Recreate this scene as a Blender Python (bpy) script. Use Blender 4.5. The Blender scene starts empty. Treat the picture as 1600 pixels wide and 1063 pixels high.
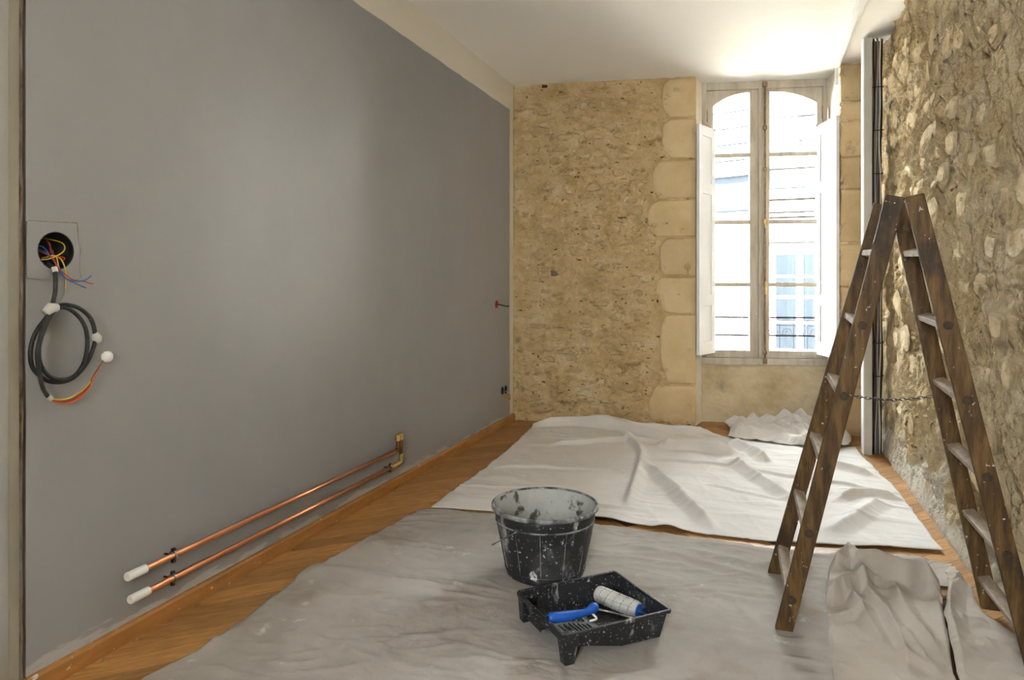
import bpy, bmesh, math, random
import numpy as np
from mathutils import Vector, Matrix

random.seed(7)
rng = np.random.RandomState(11)
PI = math.pi
scene = bpy.context.scene
COL = scene.collection

# ------------------------------------------------------------------ camera
cam_d = bpy.data.cameras.new('camera')
cam = bpy.data.objects.new('camera', cam_d)
COL.objects.link(cam)
cam_d.sensor_width = 36.0
cam_d.lens = 1075.0 / 1600.0 * 36.0
cam_d.shift_y = -91.5 / 1600.0
cam_d.clip_start = 0.05
cam.location = (0, 0, 1.2)
cam.rotation_euler = (PI / 2, 0, math.radians(19.5626))
scene.camera = cam

# ------------------------------------------------------------------ sky and exposure
SKY = 42.0
world = bpy.data.worlds.new('overcast_sky')
scene.world = world
world.use_nodes = True
bgn = world.node_tree.nodes['Background']
bgn.inputs[0].default_value = (0.86, 0.935, 1.0, 1)
bgn.inputs[1].default_value = SKY
scene.view_settings.view_transform = 'Standard'
scene.view_settings.look = 'None'
scene.view_settings.gamma = 1.0
scene.view_settings.exposure = 0.92
scene.view_settings.use_curve_mapping = False
try:
    scene.cycles.use_denoising = True
    scene.cycles.max_bounces = 7
    scene.cycles.diffuse_bounces = 5
    scene.cycles.glossy_bounces = 3
    scene.cycles.use_adaptive_sampling = True
    scene.cycles.adaptive_threshold = 0.05
    scene.cycles.use_guiding = False
    scene.cycles.transparent_max_bounces = 12
    scene.cycles.sample_clamp_indirect = 60.0
    scene.cycles.caustics_reflective = False
    scene.cycles.caustics_refractive = False
except Exception:
    pass


# sun high over the street: it lights the house fronts opposite and never enters the window
SUN_DIR = Vector((-0.66, 0.23, -0.75))
sun_d = bpy.data.lights.new('sun', 'SUN')
sun_d.energy = 165.0
sun_d.color = (1.0, 0.97, 0.92)
sun_d.angle = math.radians(1.0)
sun = bpy.data.objects.new('sun', sun_d)
sun.rotation_euler = SUN_DIR.to_track_quat('-Z', 'Y').to_euler()
sun.location = (6, -2, 12)
COL.objects.link(sun)


def portal(name, loc, rot, sx, sy):
    """sampling guide for the sky through a window opening (adds no light of its own)"""
    l = bpy.data.lights.new(name, 'AREA')
    l.shape = 'RECTANGLE'
    l.size, l.size_y = sx, sy
    l.cycles.is_portal = True
    o = bpy.data.objects.new(name, l)
    o.location = loc
    o.rotation_euler = rot
    COL.objects.link(o)


# ------------------------------------------------------------------ noise helpers
TAB = rng.rand(64, 64)


def vn(x, y, seed=0):
    x = np.asarray(x, float) + seed * 17.31
    y = np.asarray(y, float) + seed * 9.77
    xi = np.floor(x).astype(int); yi = np.floor(y).astype(int)
    fx = x - xi; fy = y - yi
    fx = fx * fx * (3 - 2 * fx); fy = fy * fy * (3 - 2 * fy)
    a = TAB[xi % 64, yi % 64]; b = TAB[(xi + 1) % 64, yi % 64]
    c = TAB[xi % 64, (yi + 1) % 64]; d = TAB[(xi + 1) % 64, (yi + 1) % 64]
    return (a * (1 - fx) + b * fx) * (1 - fy) + (c * (1 - fx) + d * fx) * fy - 0.5


def fbm(x, y, octv=4, seed=0):
    r = 0; a = 1.0; f = 1.0
    for k in range(octv):
        r = r + a * vn(x * f, y * f, seed + k * 3)
        a *= 0.5; f *= 2.03
    return r


def ridged(x, y, octv=3, seed=0):
    r = 0; a = 1.0; f = 1.0
    for k in range(octv):
        r = r + a * (1 - np.abs(4 * vn(x * f, y * f, seed + k * 3)).clip(0, 1))
        a *= 0.5; f *= 2.03
    return r


# ------------------------------------------------------------------ mesh helpers
class MB:
    def __init__(self):
        self.v = []; self.f = []

    def add(self, vs, fs):
        o = len(self.v)
        self.v += [tuple(float(c) for c in p) for p in vs]
        self.f += [tuple(i + o for i in f) for f in fs]
        return self

    def box(self, a, b):
        x0, y0, z0 = a; x1, y1, z1 = b
        return self.add([(x0, y0, z0), (x1, y0, z0), (x1, y1, z0), (x0, y1, z0), (x0, y0, z1), (x1, y0, z1), (x1, y1, z1), (x0, y1, z1)],
                        [(0, 3, 2, 1), (4, 5, 6, 7), (0, 1, 5, 4), (1, 2, 6, 5), (2, 3, 7, 6), (3, 0, 4, 7)])

    def beam(self, p, q, side, w, t, w2=None):
        """bar of rectangular section from p to q; side = direction of width w, t = thickness across"""
        p = Vector(p); q = Vector(q); ax = (q - p).normalized()
        s = Vector(side); s = (s - ax * s.dot(ax)).normalized(); n = ax.cross(s)
        w2 = w if w2 is None else w2
        vs = []
        for c, ww in ((p, w), (q, w2)):
            for i, j in ((-1, -1), (1, -1), (1, 1), (-1, 1)):
                vs.append(c + s * (i * ww / 2) + n * (j * t / 2))
        return self.add(vs, [(0, 3, 2, 1), (4, 5, 6, 7), (0, 1, 5, 4), (1, 2, 6, 5), (2, 3, 7, 6), (3, 0, 4, 7)])

    def tube(self, pts, r, seg=10, closed=False, cap=True):
        pts = [Vector(p) for p in pts]
        n = len(pts)
        rs = r if isinstance(r, (list, tuple)) else [r] * n
        vs = []; fs = []
        prev = None
        for i, p in enumerate(pts):
            if closed:
                t = pts[(i + 1) % n] - pts[i - 1]
            else:
                t = pts[min(i + 1, n - 1)] - pts[max(i - 1, 0)]
            t.normalize()
            if prev is None:
                a = Vector((0, 0, 1)) if abs(t.z) < 0.9 else Vector((1, 0, 0))
                u = t.cross(a).normalized()
            else:
                u = (prev - t * prev.dot(t)).normalized()
            prev = u
            w = t.cross(u)
            for k in range(seg):
                an = 2 * PI * k / seg
                vs.append(p + (u * math.cos(an) + w * math.sin(an)) * rs[i])
        m = n if closed else n - 1
        for i in range(m):
            for k in range(seg):
                a = i * seg + k; b = i * seg + (k + 1) % seg
                c = ((i + 1) % n) * seg + (k + 1) % seg; d = ((i + 1) % n) * seg + k
                fs.append((a, b, c, d))
        if cap and not closed:
            fs.append(tuple(reversed(range(seg))))
            fs.append(tuple(range((n - 1) * seg, n * seg)))
        return self.add(vs, fs)

    def lathe(self, prof, seg=48, c=(0, 0, 0)):
        vs = []; fs = []
        for r, z in prof:
            for k in range(seg):
                an = 2 * PI * k / seg
                vs.append((c[0] + r * math.cos(an), c[1] + r * math.sin(an), c[2] + z))
        for i in range(len(prof) - 1):
            for k in range(seg):
                fs.append((i * seg + k, i * seg + (k + 1) % seg, (i + 1) * seg + (k + 1) % seg, (i + 1) * seg + k))
        return self.add(vs, fs)

    def prism(self, poly, axis_fn, a, b):
        """extrude 2D polygon; axis_fn(u, v, w) -> xyz"""
        n = len(poly)
        vs = [axis_fn(u, v, a) for u, v in poly] + [axis_fn(u, v, b) for u, v in poly]
        fs = [tuple(range(n)), tuple(reversed(range(n, 2 * n)))]
        for i in range(n):
            j = (i + 1) % n
            fs.append((i, i + n, j + n, j))
        return self.add(vs, fs)

    def mesh(self, name, off=(0, 0, 0), smooth=False, mat=None, bevel=0, autos=False):
        me = bpy.data.meshes.new(name)
        o = Vector(off)
        me.from_pydata([tuple(Vector(p) - o) for p in self.v], [], self.f)
        bm = bmesh.new(); bm.from_mesh(me)
        bmesh.ops.recalc_face_normals(bm, faces=bm.faces)
        if bevel:
            es = [e for e in bm.edges if len(e.link_faces) == 2 and e.calc_face_angle(0) > 0.5]
            bmesh.ops.bevel(bm, geom=es, offset=bevel, segments=2, profile=0.6, affect='EDGES', clamp_overlap=True)
        bm.to_mesh(me); bm.free()
        if smooth or autos:
            for p in me.polygons:
                p.use_smooth = True
        if autos:
            try:
                me.set_sharp_from_angle(angle=math.radians(40))
            except Exception:
                pass
        if mat:
            me.materials.append(mat)
        me.update()
        return me


def world_loc(o):
    l = Vector((0, 0, 0))
    while o is not None:
        l += o.location; o = o.parent
    return l


def link(name, me, parent=None, loc=(0, 0, 0)):
    o = bpy.data.objects.new(name, me)
    COL.objects.link(o)
    o.location = loc
    if parent is not None:
        o.parent = parent
    return o


def part(name, mb, mat, parent, smooth=False, bevel=0, autos=False, local=False, label=None):
    """a part; coordinates are world (parent unrotated) unless local"""
    off = (0, 0, 0) if local else world_loc(parent)
    o = link(name, mb.mesh(name, off, smooth, mat, bevel, autos), parent)
    if label:
        o['label'] = label
    return o


def thing(name, label, cat, loc=(0, 0, 0), rotz=0.0, group=None, kind=None):
    o = bpy.data.objects.new(name, None)
    o.empty_display_size = 0.05
    COL.objects.link(o)
    o.location = loc
    o.rotation_euler = (0, 0, rotz)
    tag(o, label, cat, group, kind)
    return o


def tag(o, label=None, cat=None, group=None, kind=None):
    if label: o['label'] = label
    if cat: o['category'] = cat
    if group: o['group'] = group
    if kind: o['kind'] = kind
    return o


def single(name, mb, mat, label, cat, loc, group=None, **k):
    o = link(name, mb.mesh(name, loc, k.get('smooth', False), mat, k.get('bevel', 0), k.get('autos', False)), None, loc)
    return tag(o, label, cat, group)


def struct(name, mb, mat, label, cat, loc=(0, 0, 0), **k):
    o = link(name, mb.mesh(name, loc, k.get('smooth', False), mat, k.get('bevel', 0), k.get('autos', False)), None, loc)
    return tag(o, label, cat, None, 'structure')


def smooth_path(pts, n=6, closed=False):
    P = [Vector(p) for p in pts]
    out = []
    m = len(P)
    rngi = range(m) if closed else range(m - 1)
    for i in rngi:
        if closed:
            p0, p1, p2, p3 = P[i - 1], P[i], P[(i + 1) % m], P[(i + 2) % m]
        else:
            p0, p1, p2, p3 = P[max(i - 1, 0)], P[i], P[i + 1], P[min(i + 2, m - 1)]
        for k in range(n):
            t = k / n
            out.append(0.5 * ((2 * p1) + (p2 - p0) * t + (2 * p0 - 5 * p1 + 4 * p2 - p3) * t * t + (3 * p1 - p0 - 3 * p2 + p3) * t ** 3))
    if not closed:
        out.append(P[-1])
    return out


# ------------------------------------------------------------------ materials
def M(name, cols, scale=4.0, detail=6.0, rough=0.8, bump=None, rand=0.0, specks=(), metallic=0.0, stretch=(1, 1, 1), dist=0.0, spec=0.3, trans=0.0):
    """cols: ramp [(pos, rgb)...] over a noise; specks: (rgb, scale, threshold, softness, stretch)"""
    m = bpy.data.materials.new(name)
    m.use_nodes = True
    nt = m.node_tree; N = nt.nodes; L = nt.links
    b = N['Principled BSDF']
    b.inputs['Roughness'].default_value = rough
    b.inputs['Metallic'].default_value = metallic
    b.inputs['Specular IOR Level'].default_value = spec
    tc = N.new('ShaderNodeTexCoord')
    vec = tc.outputs['Object']
    oi = None
    if rand:
        oi = N.new('ShaderNodeObjectInfo')
        va = N.new('ShaderNodeVectorMath'); va.operation = 'MULTIPLY_ADD'
        L.new(oi.outputs['Random'], va.inputs[0]); va.inputs[1].default_value = (37, 53, 71)
        L.new(vec, va.inputs[2]); vec = va.outputs[0]

    def mapped(st):
        mp = N.new('ShaderNodeMapping'); mp.inputs['Scale'].default_value = st
        L.new(vec, mp.inputs['Vector']); return mp.outputs[0]

    base = mapped(stretch)
    no = N.new('ShaderNodeTexNoise')
    no.inputs['Scale'].default_value = scale; no.inputs['Detail'].default_value = detail
    no.inputs['Roughness'].default_value = 0.62; no.inputs['Distortion'].default_value = dist
    L.new(base, no.inputs['Vector'])
    cr = N.new('ShaderNodeValToRGB')
    e = cr.color_ramp.elements
    while len(e) < len(cols): e.new(0.5)
    for i, (p, c) in enumerate(cols):
        e[i].position = p; e[i].color = (*c, 1)
    L.new(no.outputs['Fac'], cr.inputs[0])
    out = cr.outputs[0]
    for sp in specks:
        c, s, th, so = sp[:4]
        st = sp[4] if len(sp) > 4 else (1, 1, 1)
        n2 = N.new('ShaderNodeTexNoise'); n2.inputs['Scale'].default_value = s
        n2.inputs['Detail'].default_value = sp[5] if len(sp) > 5 else 5; n2.inputs['Roughness'].default_value = 0.6
        L.new(mapped(st), n2.inputs['Vector'])
        mr = N.new('ShaderNodeMapRange'); mr.clamp = True
        mr.inputs[1].default_value = th; mr.inputs[2].default_value = th + so
        L.new(n2.outputs['Fac'], mr.inputs[0])
        mx = N.new('ShaderNodeMix'); mx.data_type = 'RGBA'
        L.new(mr.outputs[0], mx.inputs['Factor']); L.new(out, mx.inputs['A']); mx.inputs['B'].default_value = (*c, 1)
        out = mx.outputs['Result']
    if rand:
        hs = N.new('ShaderNodeHueSaturation')
        mr = N.new('ShaderNodeMapRange')
        mr.inputs[3].default_value = 1 - rand; mr.inputs[4].default_value = 1 + rand
        L.new(oi.outputs['Random'], mr.inputs[0]); L.new(mr.outputs[0], hs.inputs['Value'])
        L.new(out, hs.inputs['Color']); out = hs.outputs[0]
    L.new(out, b.inputs['Base Color'])
    if bump:
        hsrc = None
        for bs, strength, d in (bump if isinstance(bump, list) else [bump]):
            n3 = N.new('ShaderNodeTexNoise'); n3.inputs['Scale'].default_value = bs; n3.inputs['Detail'].default_value = 7
            n3.inputs['Roughness'].default_value = 0.6
            L.new(base, n3.inputs['Vector'])
            bp = N.new('ShaderNodeBump'); bp.inputs['Strength'].default_value = strength; bp.inputs['Distance'].default_value = d
            L.new(n3.outputs['Fac'], bp.inputs['Height'])
            if hsrc is not None: L.new(hsrc, bp.inputs['Normal'])
            hsrc = bp.outputs[0]
        L.new(hsrc, b.inputs['Normal'])
    m['out'] = 1
    return m


def flat(name, rgb, rough=0.6, metallic=0.0, spec=0.4):
    return M(name, [(0.3, tuple(c * 0.93 for c in rgb)), (0.7, tuple(min(1, c * 1.05) for c in rgb))], 12, 3, rough, None, 0, (), metallic, spec=spec)


MAT = {}
MAT['stone_back'] = M('stone_back', [(0.28, (0.52, 0.355, 0.155)), (0.46, (0.66, 0.475, 0.240)), (0.68, (0.76, 0.58, 0.335))], 5.0, 6, 0.92,
                      [(20, 0.8, 0.03), (80, 0.6, 0.008)], 0, [((0.42, 0.28, 0.115), 8.0, 0.57, 0.12, (1, 1, 1.7)), ((0.75, 0.61, 0.39), 5, 0.57, 0.14), ((0.13, 0.08, 0.035), 19, 0.63, 0.05, (1, 1, 1.8))])  # darkest specks paint the shade of pits and crevices into the stone
MAT['stone_piece'] = M('stone_piece', [(0.3, (0.50, 0.345, 0.155)), (0.5, (0.63, 0.455, 0.235)), (0.7, (0.73, 0.56, 0.325))], 1.6, 6, 0.92,
                       [(4, 0.8, 0.016), (14, 0.7, 0.006)], 0.10, [((0.27, 0.185, 0.085), 2.4, 0.57, 0.10), ((0.74, 0.60, 0.385), 1.4, 0.58, 0.12)])
MAT['stone_right'] = M('stone_right', [(0.28, (0.55, 0.385, 0.180)), (0.46, (0.69, 0.515, 0.285)), (0.70, (0.78, 0.625, 0.40))], 3.2, 6, 0.93,
                       [(26, 1.0, 0.045), (80, 0.8, 0.014)], 0, [((0.74, 0.66, 0.52), 2.2, 0.58, 0.18), ((0.45, 0.315, 0.15), 4.0, 0.59, 0.12), ((0.26, 0.17, 0.075), 15, 0.64, 0.06)])
MAT['stone_right_piece'] = M('stone_right_piece', [(0.3, (0.55, 0.39, 0.19)), (0.5, (0.67, 0.505, 0.28)), (0.7, (0.75, 0.60, 0.38))], 1.8, 6, 0.93,
                             [(5, 0.8, 0.018), (17, 0.7, 0.008)], 0.10, [((0.75, 0.66, 0.50), 1.2, 0.58, 0.13), ((0.42, 0.295, 0.14), 3.0, 0.63, 0.10), ((0.24, 0.16, 0.07), 7.0, 0.68, 0.06)])
MAT['quoin'] = M('quoin', [(0.3, (0.58, 0.42, 0.215)), (0.55, (0.67, 0.505, 0.285)), (0.75, (0.72, 0.565, 0.345))], 4.0, 6, 0.9,
                 [(30, 0.35, 0.01), (120, 0.45, 0.004)], 0.06, [((0.36, 0.29, 0.19), 7, 0.63, 0.10), ((0.16, 0.12, 0.07), 30, 0.74, 0.03)])
MAT['niche'] = M('niche', [(0.3, (0.47, 0.36, 0.20)), (0.5, (0.64, 0.52, 0.33)), (0.7, (0.70, 0.60, 0.42))], 3.0, 9, 0.9,
                 [(20, 0.4, 0.015), (90, 0.5, 0.005)], 0, [((0.34, 0.30, 0.24), 4.0, 0.60, 0.14), ((0.12, 0.09, 0.06), 22, 0.72, 0.04)])
MAT['plaster'] = M('plaster', [(0.3, (0.74, 0.66, 0.52)), (0.7, (0.84, 0.78, 0.67))], 5, 8, 0.85, (30, 0.4, 0.01), 0, [((0.55, 0.44, 0.28), 6, 0.62, 0.12)])
MAT['ceiling'] = M('ceiling', [(0.3, (0.88, 0.85, 0.80)), (0.7, (0.91, 0.885, 0.845))], 0.9, 4, 0.75, [(1.6, 0.25, 0.05), (60, 0.08, 0.003)])
MAT['floor_base'] = flat('floor_base', (0.10, 0.055, 0.025), 0.8)
MAT['parquet'] = M('parquet', [(0.28, (0.27, 0.125, 0.034)), (0.5, (0.38, 0.188, 0.056)), (0.72, (0.49, 0.265, 0.092))], 5.0, 6, 0.5,
                   (40, 0.15, 0.002), 0.24, [((0.52, 0.33, 0.17), 3.0, 0.62, 0.25), ((0.70, 0.62, 0.50), 60, 0.72, 0.05)], stretch=(2, 14, 2), spec=0.35)
MAT['baseboard'] = M('baseboard', [(0.3, (0.30, 0.135, 0.035)), (0.6, (0.43, 0.20, 0.055)), (0.75, (0.50, 0.25, 0.09))], 4.0, 8, 0.5,
                     (50, 0.2, 0.003), 0, [((0.62, 0.55, 0.46), 38, 0.66, 0.04, (1, 0.35, 1)), ((0.66, 0.60, 0.52), 90, 0.68, 0.04)], stretch=(3, 1, 6))
MAT['wood'] = M('wood', [(0.28, (0.030, 0.015, 0.004)), (0.48, (0.085, 0.043, 0.011)), (0.72, (0.19, 0.105, 0.030))], 9.0, 6, 0.6,
                [(40, 0.4, 0.004)], 0.10, [((0.020, 0.013, 0.008), 3.0, 0.56, 0.16), ((0.50, 0.45, 0.36), 60, 0.665, 0.03, (1, 1, 0.8)), ((0.42, 0.38, 0.31), 22, 0.70, 0.04, (1, 1, 0.7))], stretch=(5, 5, 0.7))
MAT['wood_top'] = MAT['wood']
MAT['rung'] = M('rung', [(0.3, (0.27, 0.20, 0.14)), (0.7, (0.46, 0.39, 0.31))], 12, 7, 0.65, (50, 0.3, 0.003), 0.08, [((0.60, 0.55, 0.48), 40, 0.66, 0.05)], stretch=(4, 1, 4))
MAT['peg'] = M('peg', [(0.3, (0.022, 0.014, 0.008)), (0.7, (0.075, 0.045, 0.02))], 60, 5, 0.7, (90, 0.5, 0.003))
MAT['cloth_clean'] = M('cloth_clean', [(0.3, (0.65, 0.612, 0.575)), (0.7, (0.73, 0.695, 0.66))], 2.0, 7, 0.95, [(55, 0.22, 0.006), (420, 0.25, 0.0015)], 0)
MAT['cloth_dirty'] = M('cloth_dirty', [(0.28, (0.30, 0.26, 0.225)), (0.5, (0.385, 0.345, 0.305)), (0.72, (0.46, 0.425, 0.385))], 1.6, 9, 0.95,
                       [(40, 0.3, 0.008), (420, 0.25, 0.0015)], 0, [((0.58, 0.54, 0.48), 11, 0.64, 0.10), ((0.27, 0.205, 0.145), 2.6, 0.56, 0.2), ((0.17, 0.13, 0.09), 60, 0.72, 0.03), ((0.62, 0.58, 0.52), 80, 0.71, 0.03)])
MAT['cloth_crumple'] = M('cloth_crumple', [(0.3, (0.40, 0.345, 0.28)), (0.7, (0.50, 0.445, 0.375))], 3.0, 8, 0.95, [(60, 0.3, 0.006), (420, 0.25, 0.0015)], 0, [((0.36, 0.28, 0.19), 5, 0.66, 0.12)])
MAT['black_plastic'] = M('black_plastic', [(0.3, (0.010, 0.010, 0.011)), (0.7, (0.022, 0.022, 0.024))], 8, 4, 0.42, None, 0,
                         [((0.50, 0.49, 0.46), 120, 0.625, 0.03), ((0.46, 0.45, 0.42), 60, 0.66, 0.03), ((0.30, 0.29, 0.27), 16, 0.64, 0.07, (1, 1, 0.45)), ((0.60, 0.59, 0.56), 30, 0.72, 0.02, (1, 1, 0.6))], spec=0.5)
MAT['bucket_dusty'] = M('bucket_dusty', [(0.30, (0.014, 0.014, 0.014)), (0.55, (0.022, 0.022, 0.022)), (0.75, (0.10, 0.098, 0.09))], 3.5, 8, 0.5, None, 0,
                        [((0.30, 0.29, 0.27), 11, 0.60, 0.09, (1, 1, 0.5)), ((0.55, 0.54, 0.51), 70, 0.635, 0.03), ((0.58, 0.57, 0.54), 20, 0.655, 0.02, (1, 1, 0.6))], spec=0.45)
MAT['bucket_in'] = M('bucket_in', [(0.3, (0.33, 0.325, 0.29)), (0.5, (0.43, 0.42, 0.38)), (0.7, (0.50, 0.49, 0.44))], 5, 8, 0.9, (50, 0.3, 0.004), 0,
                     [((0.08, 0.08, 0.06), 14, 0.57, 0.07), ((0.15, 0.145, 0.10), 5, 0.57, 0.08), ((0.05, 0.05, 0.045), 60, 0.70, 0.04)])
MAT['rim'] = M('rim', [(0.4, (0.045, 0.045, 0.044)), (0.6, (0.30, 0.295, 0.28))], 14, 7, 0.6, (60, 0.2, 0.003), 0, [((0.50, 0.49, 0.46), 45, 0.63, 0.05)])
MAT['copper'] = M('copper', [(0.3, (0.78, 0.34, 0.175)), (0.7, (0.90, 0.44, 0.25))], 6, 4, 0.30, None, 0, (), 1.0, stretch=(4, 1, 4))
MAT['copper_dark'] = M('copper_dark', [(0.3, (0.10, 0.055, 0.025)), (0.7, (0.33, 0.17, 0.07))], 25, 4, 0.45, None, 0, (), 0.9)
MAT['brass'] = M('brass', [(0.3, (0.50, 0.34, 0.11)), (0.7, (0.75, 0.55, 0.22))], 20, 4, 0.35, None, 0, (), 1.0)
MAT['steel'] = M('steel', [(0.3, (0.22, 0.21, 0.20)), (0.7, (0.45, 0.44, 0.42))], 30, 4, 0.4, None, 0, (), 1.0)
MAT['steel_dark'] = M('steel_dark', [(0.3, (0.05, 0.045, 0.04)), (0.7, (0.14, 0.12, 0.10))], 30, 4, 0.5, None, 0, (), 0.8)
MAT['white_plastic'] = flat('white_plastic', (0.80, 0.80, 0.79), 0.45)
MAT['white_paint'] = M('white_paint', [(0.3, (0.80, 0.79, 0.77)), (0.7, (0.86, 0.85, 0.83))], 3, 5, 0.5, (40, 0.05, 0.002))
MAT['frame_paint'] = M('frame_paint', [(0.3, (0.40, 0.34, 0.26)), (0.5, (0.52, 0.455, 0.36)), (0.7, (0.60, 0.54, 0.45))], 5, 8, 0.6, (60, 0.25, 0.003), 0,
                       [((0.27, 0.20, 0.12), 9, 0.64, 0.10, (2, 2, 0.4)), ((0.70, 0.66, 0.60), 30, 0.68, 0.05)], stretch=(3, 3, 0.6))
MAT['bolt_iron'] = M('bolt_iron', [(0.3, (0.20, 0.11, 0.05)), (0.7, (0.42, 0.29, 0.17))], 20, 6, 0.6, None, 0, [((0.55, 0.48, 0.38), 25, 0.6, 0.1)])
MAT['trunking'] = M('trunking', [(0.3, (0.50, 0.47, 0.41)), (0.7, (0.57, 0.54, 0.48))], 3, 5, 0.5, None)
MAT['casing'] = M('casing', [(0.3, (0.25, 0.225, 0.175)), (0.7, (0.33, 0.305, 0.25))], 4, 7, 0.6, (60, 0.2, 0.003), 0, [((0.18, 0.13, 0.07), 40, 0.71, 0.04)], stretch=(2, 2, 0.6))
MAT['joint'] = M('joint', [(0.3, (0.10, 0.06, 0.02)), (0.5, (0.25, 0.20, 0.14)), (0.7, (0.36, 0.33, 0.28))], 18, 8, 0.9, (60, 0.6, 0.01), 0, (), stretch=(2, 2, 0.5))
MAT['door'] = flat('door', (0.20, 0.18, 0.14), 0.6)
MAT['black'] = flat('black', (0.012, 0.012, 0.012), 0.5)
MAT['cable_black'] = M('cable_black', [(0.4, (0.018, 0.018, 0.018)), (0.7, (0.05, 0.05, 0.05))], 20, 5, 0.5, None, 0, [((0.42, 0.40, 0.37), 45, 0.68, 0.04)])
MAT['w_red'] = flat('w_red', (0.50, 0.03, 0.02)); MAT['w_blue'] = flat('w_blue', (0.03, 0.12, 0.42)); MAT['w_yellow'] = flat('w_yellow', (0.62, 0.45, 0.04))
MAT['w_orange'] = flat('w_orange', (0.60, 0.16, 0.04)); MAT['w_brown'] = flat('w_brown', (0.16, 0.07, 0.03)); MAT['w_grey'] = flat('w_grey', (0.36, 0.35, 0.33)); MAT['w_cream'] = flat('w_cream', (0.66, 0.58, 0.42))
MAT['tape'] = flat('tape', (0.55, 0.54, 0.50), 0.6)
MAT['roller_blue'] = M('roller_blue', [(0.3, (0.012, 0.085, 0.40)), (0.7, (0.02, 0.13, 0.55))], 9, 4, 0.35, None, 0, [((0.55, 0.55, 0.55), 30, 0.67, 0.05, (1, 1, 1))], spec=0.5)
MAT['fleece'] = M('fleece', [(0.3, (0.50, 0.475, 0.43)), (0.7, (0.62, 0.60, 0.55))], 30, 6, 0.95, (160, 0.8, 0.004))
MAT['fleece_line'] = M('fleece_line', [(0.45, (0.08, 0.08, 0.08)), (0.55, (0.52, 0.50, 0.46))], 220, 2, 0.95)
MAT['ext_wall'] = M('ext_wall', [(0.3, (0.70, 0.66, 0.59)), (0.7, (0.78, 0.745, 0.68))], 2, 6, 0.9, (20, 0.3, 0.01))
MAT['ext_white'] = flat('ext_white', (0.78, 0.78, 0.78), 0.8)
MAT['ext_stone'] = M('ext_stone', [(0.3, (0.52, 0.455, 0.37)), (0.7, (0.74, 0.69, 0.61))], 4, 8, 0.9, (25, 0.4, 0.015), 0.08, [((0.012, 0.010, 0.008), 9, 0.62, 0.05)])
MAT['ext_slate'] = M('ext_slate', [(0.3, (0.034, 0.039, 0.046)), (0.7, (0.042, 0.047, 0.055))], 3, 5, 0.7, None, 0.06)
MAT['ext_zinc'] = flat('ext_zinc', (0.026, 0.030, 0.036), 0.7, spec=0.0)
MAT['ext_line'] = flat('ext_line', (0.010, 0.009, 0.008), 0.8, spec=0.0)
MAT['ext_glass'] = flat('ext_glass', (0.0135, 0.0170, 0.0215), 0.5, spec=0.0)
MAT['ext_iron'] = flat('ext_iron', (0.006, 0.0065, 0.0075), 0.7, spec=0.0)
MAT['street'] = flat('street', (0.45, 0.43, 0.40), 0.9)
MAT['flower'] = flat('flower', (0.06, 0.012, 0.014), 0.8)
MAT['leaf'] = flat('leaf', (0.015, 0.025, 0.012), 0.8)

# glass: clear pane with a Fresnel reflection
g = bpy.data.materials.new('pane_glass'); g.use_nodes = True
nt = g.node_tree; nt.nodes.clear()
go = nt.nodes.new('ShaderNodeOutputMaterial'); gm = nt.nodes.new('ShaderNodeMixShader'); gt = nt.nodes.new('ShaderNodeBsdfTransparent')
gg = nt.nodes.new('ShaderNodeBsdfGlossy'); gf = nt.nodes.new('ShaderNodeFresnel')
gg.inputs['Roughness'].default_value = 0.02; gf.inputs[0].default_value = 1.45; gt.inputs[0].default_value = (0.97, 0.985, 0.98, 1)
nt.links.new(gf.outputs[0], gm.inputs[0]); nt.links.new(gt.outputs[0], gm.inputs[1]); nt.links.new(gg.outputs[0], gm.inputs[2]); nt.links.new(gm.outputs[0], go.inputs[0])
MAT['glass'] = g

# ------------------------------------------------------------------ room plan
XL, XR, YR, CZ = -1.985, 0.865, -1.4, 2.90
P0 = (XL, 5.62); P1 = (-0.475, 5.88); P2 = (-0.44, 6.10); P3 = (0.56, 6.30); P4 = (0.62, 5.92); P5 = (XR + 0.02, 5.95)

# the front window and a small fill opening added behind the camera let the daylight in; portals guide its sampling
REAR_FILL = (-0.50, 0.00, 1.10, 2.20)          # x0, x1, z0, z1 of the added rear fill opening
WANG = math.atan2(P3[1] - P2[1], P3[0] - P2[0])
portal('front_window_portal', (P2[0] + 0.51 * math.cos(WANG) - 0.16 * math.sin(WANG), P2[1] + 0.51 * math.sin(WANG) + 0.16 * math.cos(WANG), 1.70), (-PI / 2, 0, WANG), 1.04, 2.44)
portal('rear_fill_portal', ((REAR_FILL[0] + REAR_FILL[1]) / 2, YR - 0.12, (REAR_FILL[2] + REAR_FILL[3]) / 2), (PI / 2, 0, 0), REAR_FILL[1] - REAR_FILL[0], REAR_FILL[3] - REAR_FILL[2])


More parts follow.
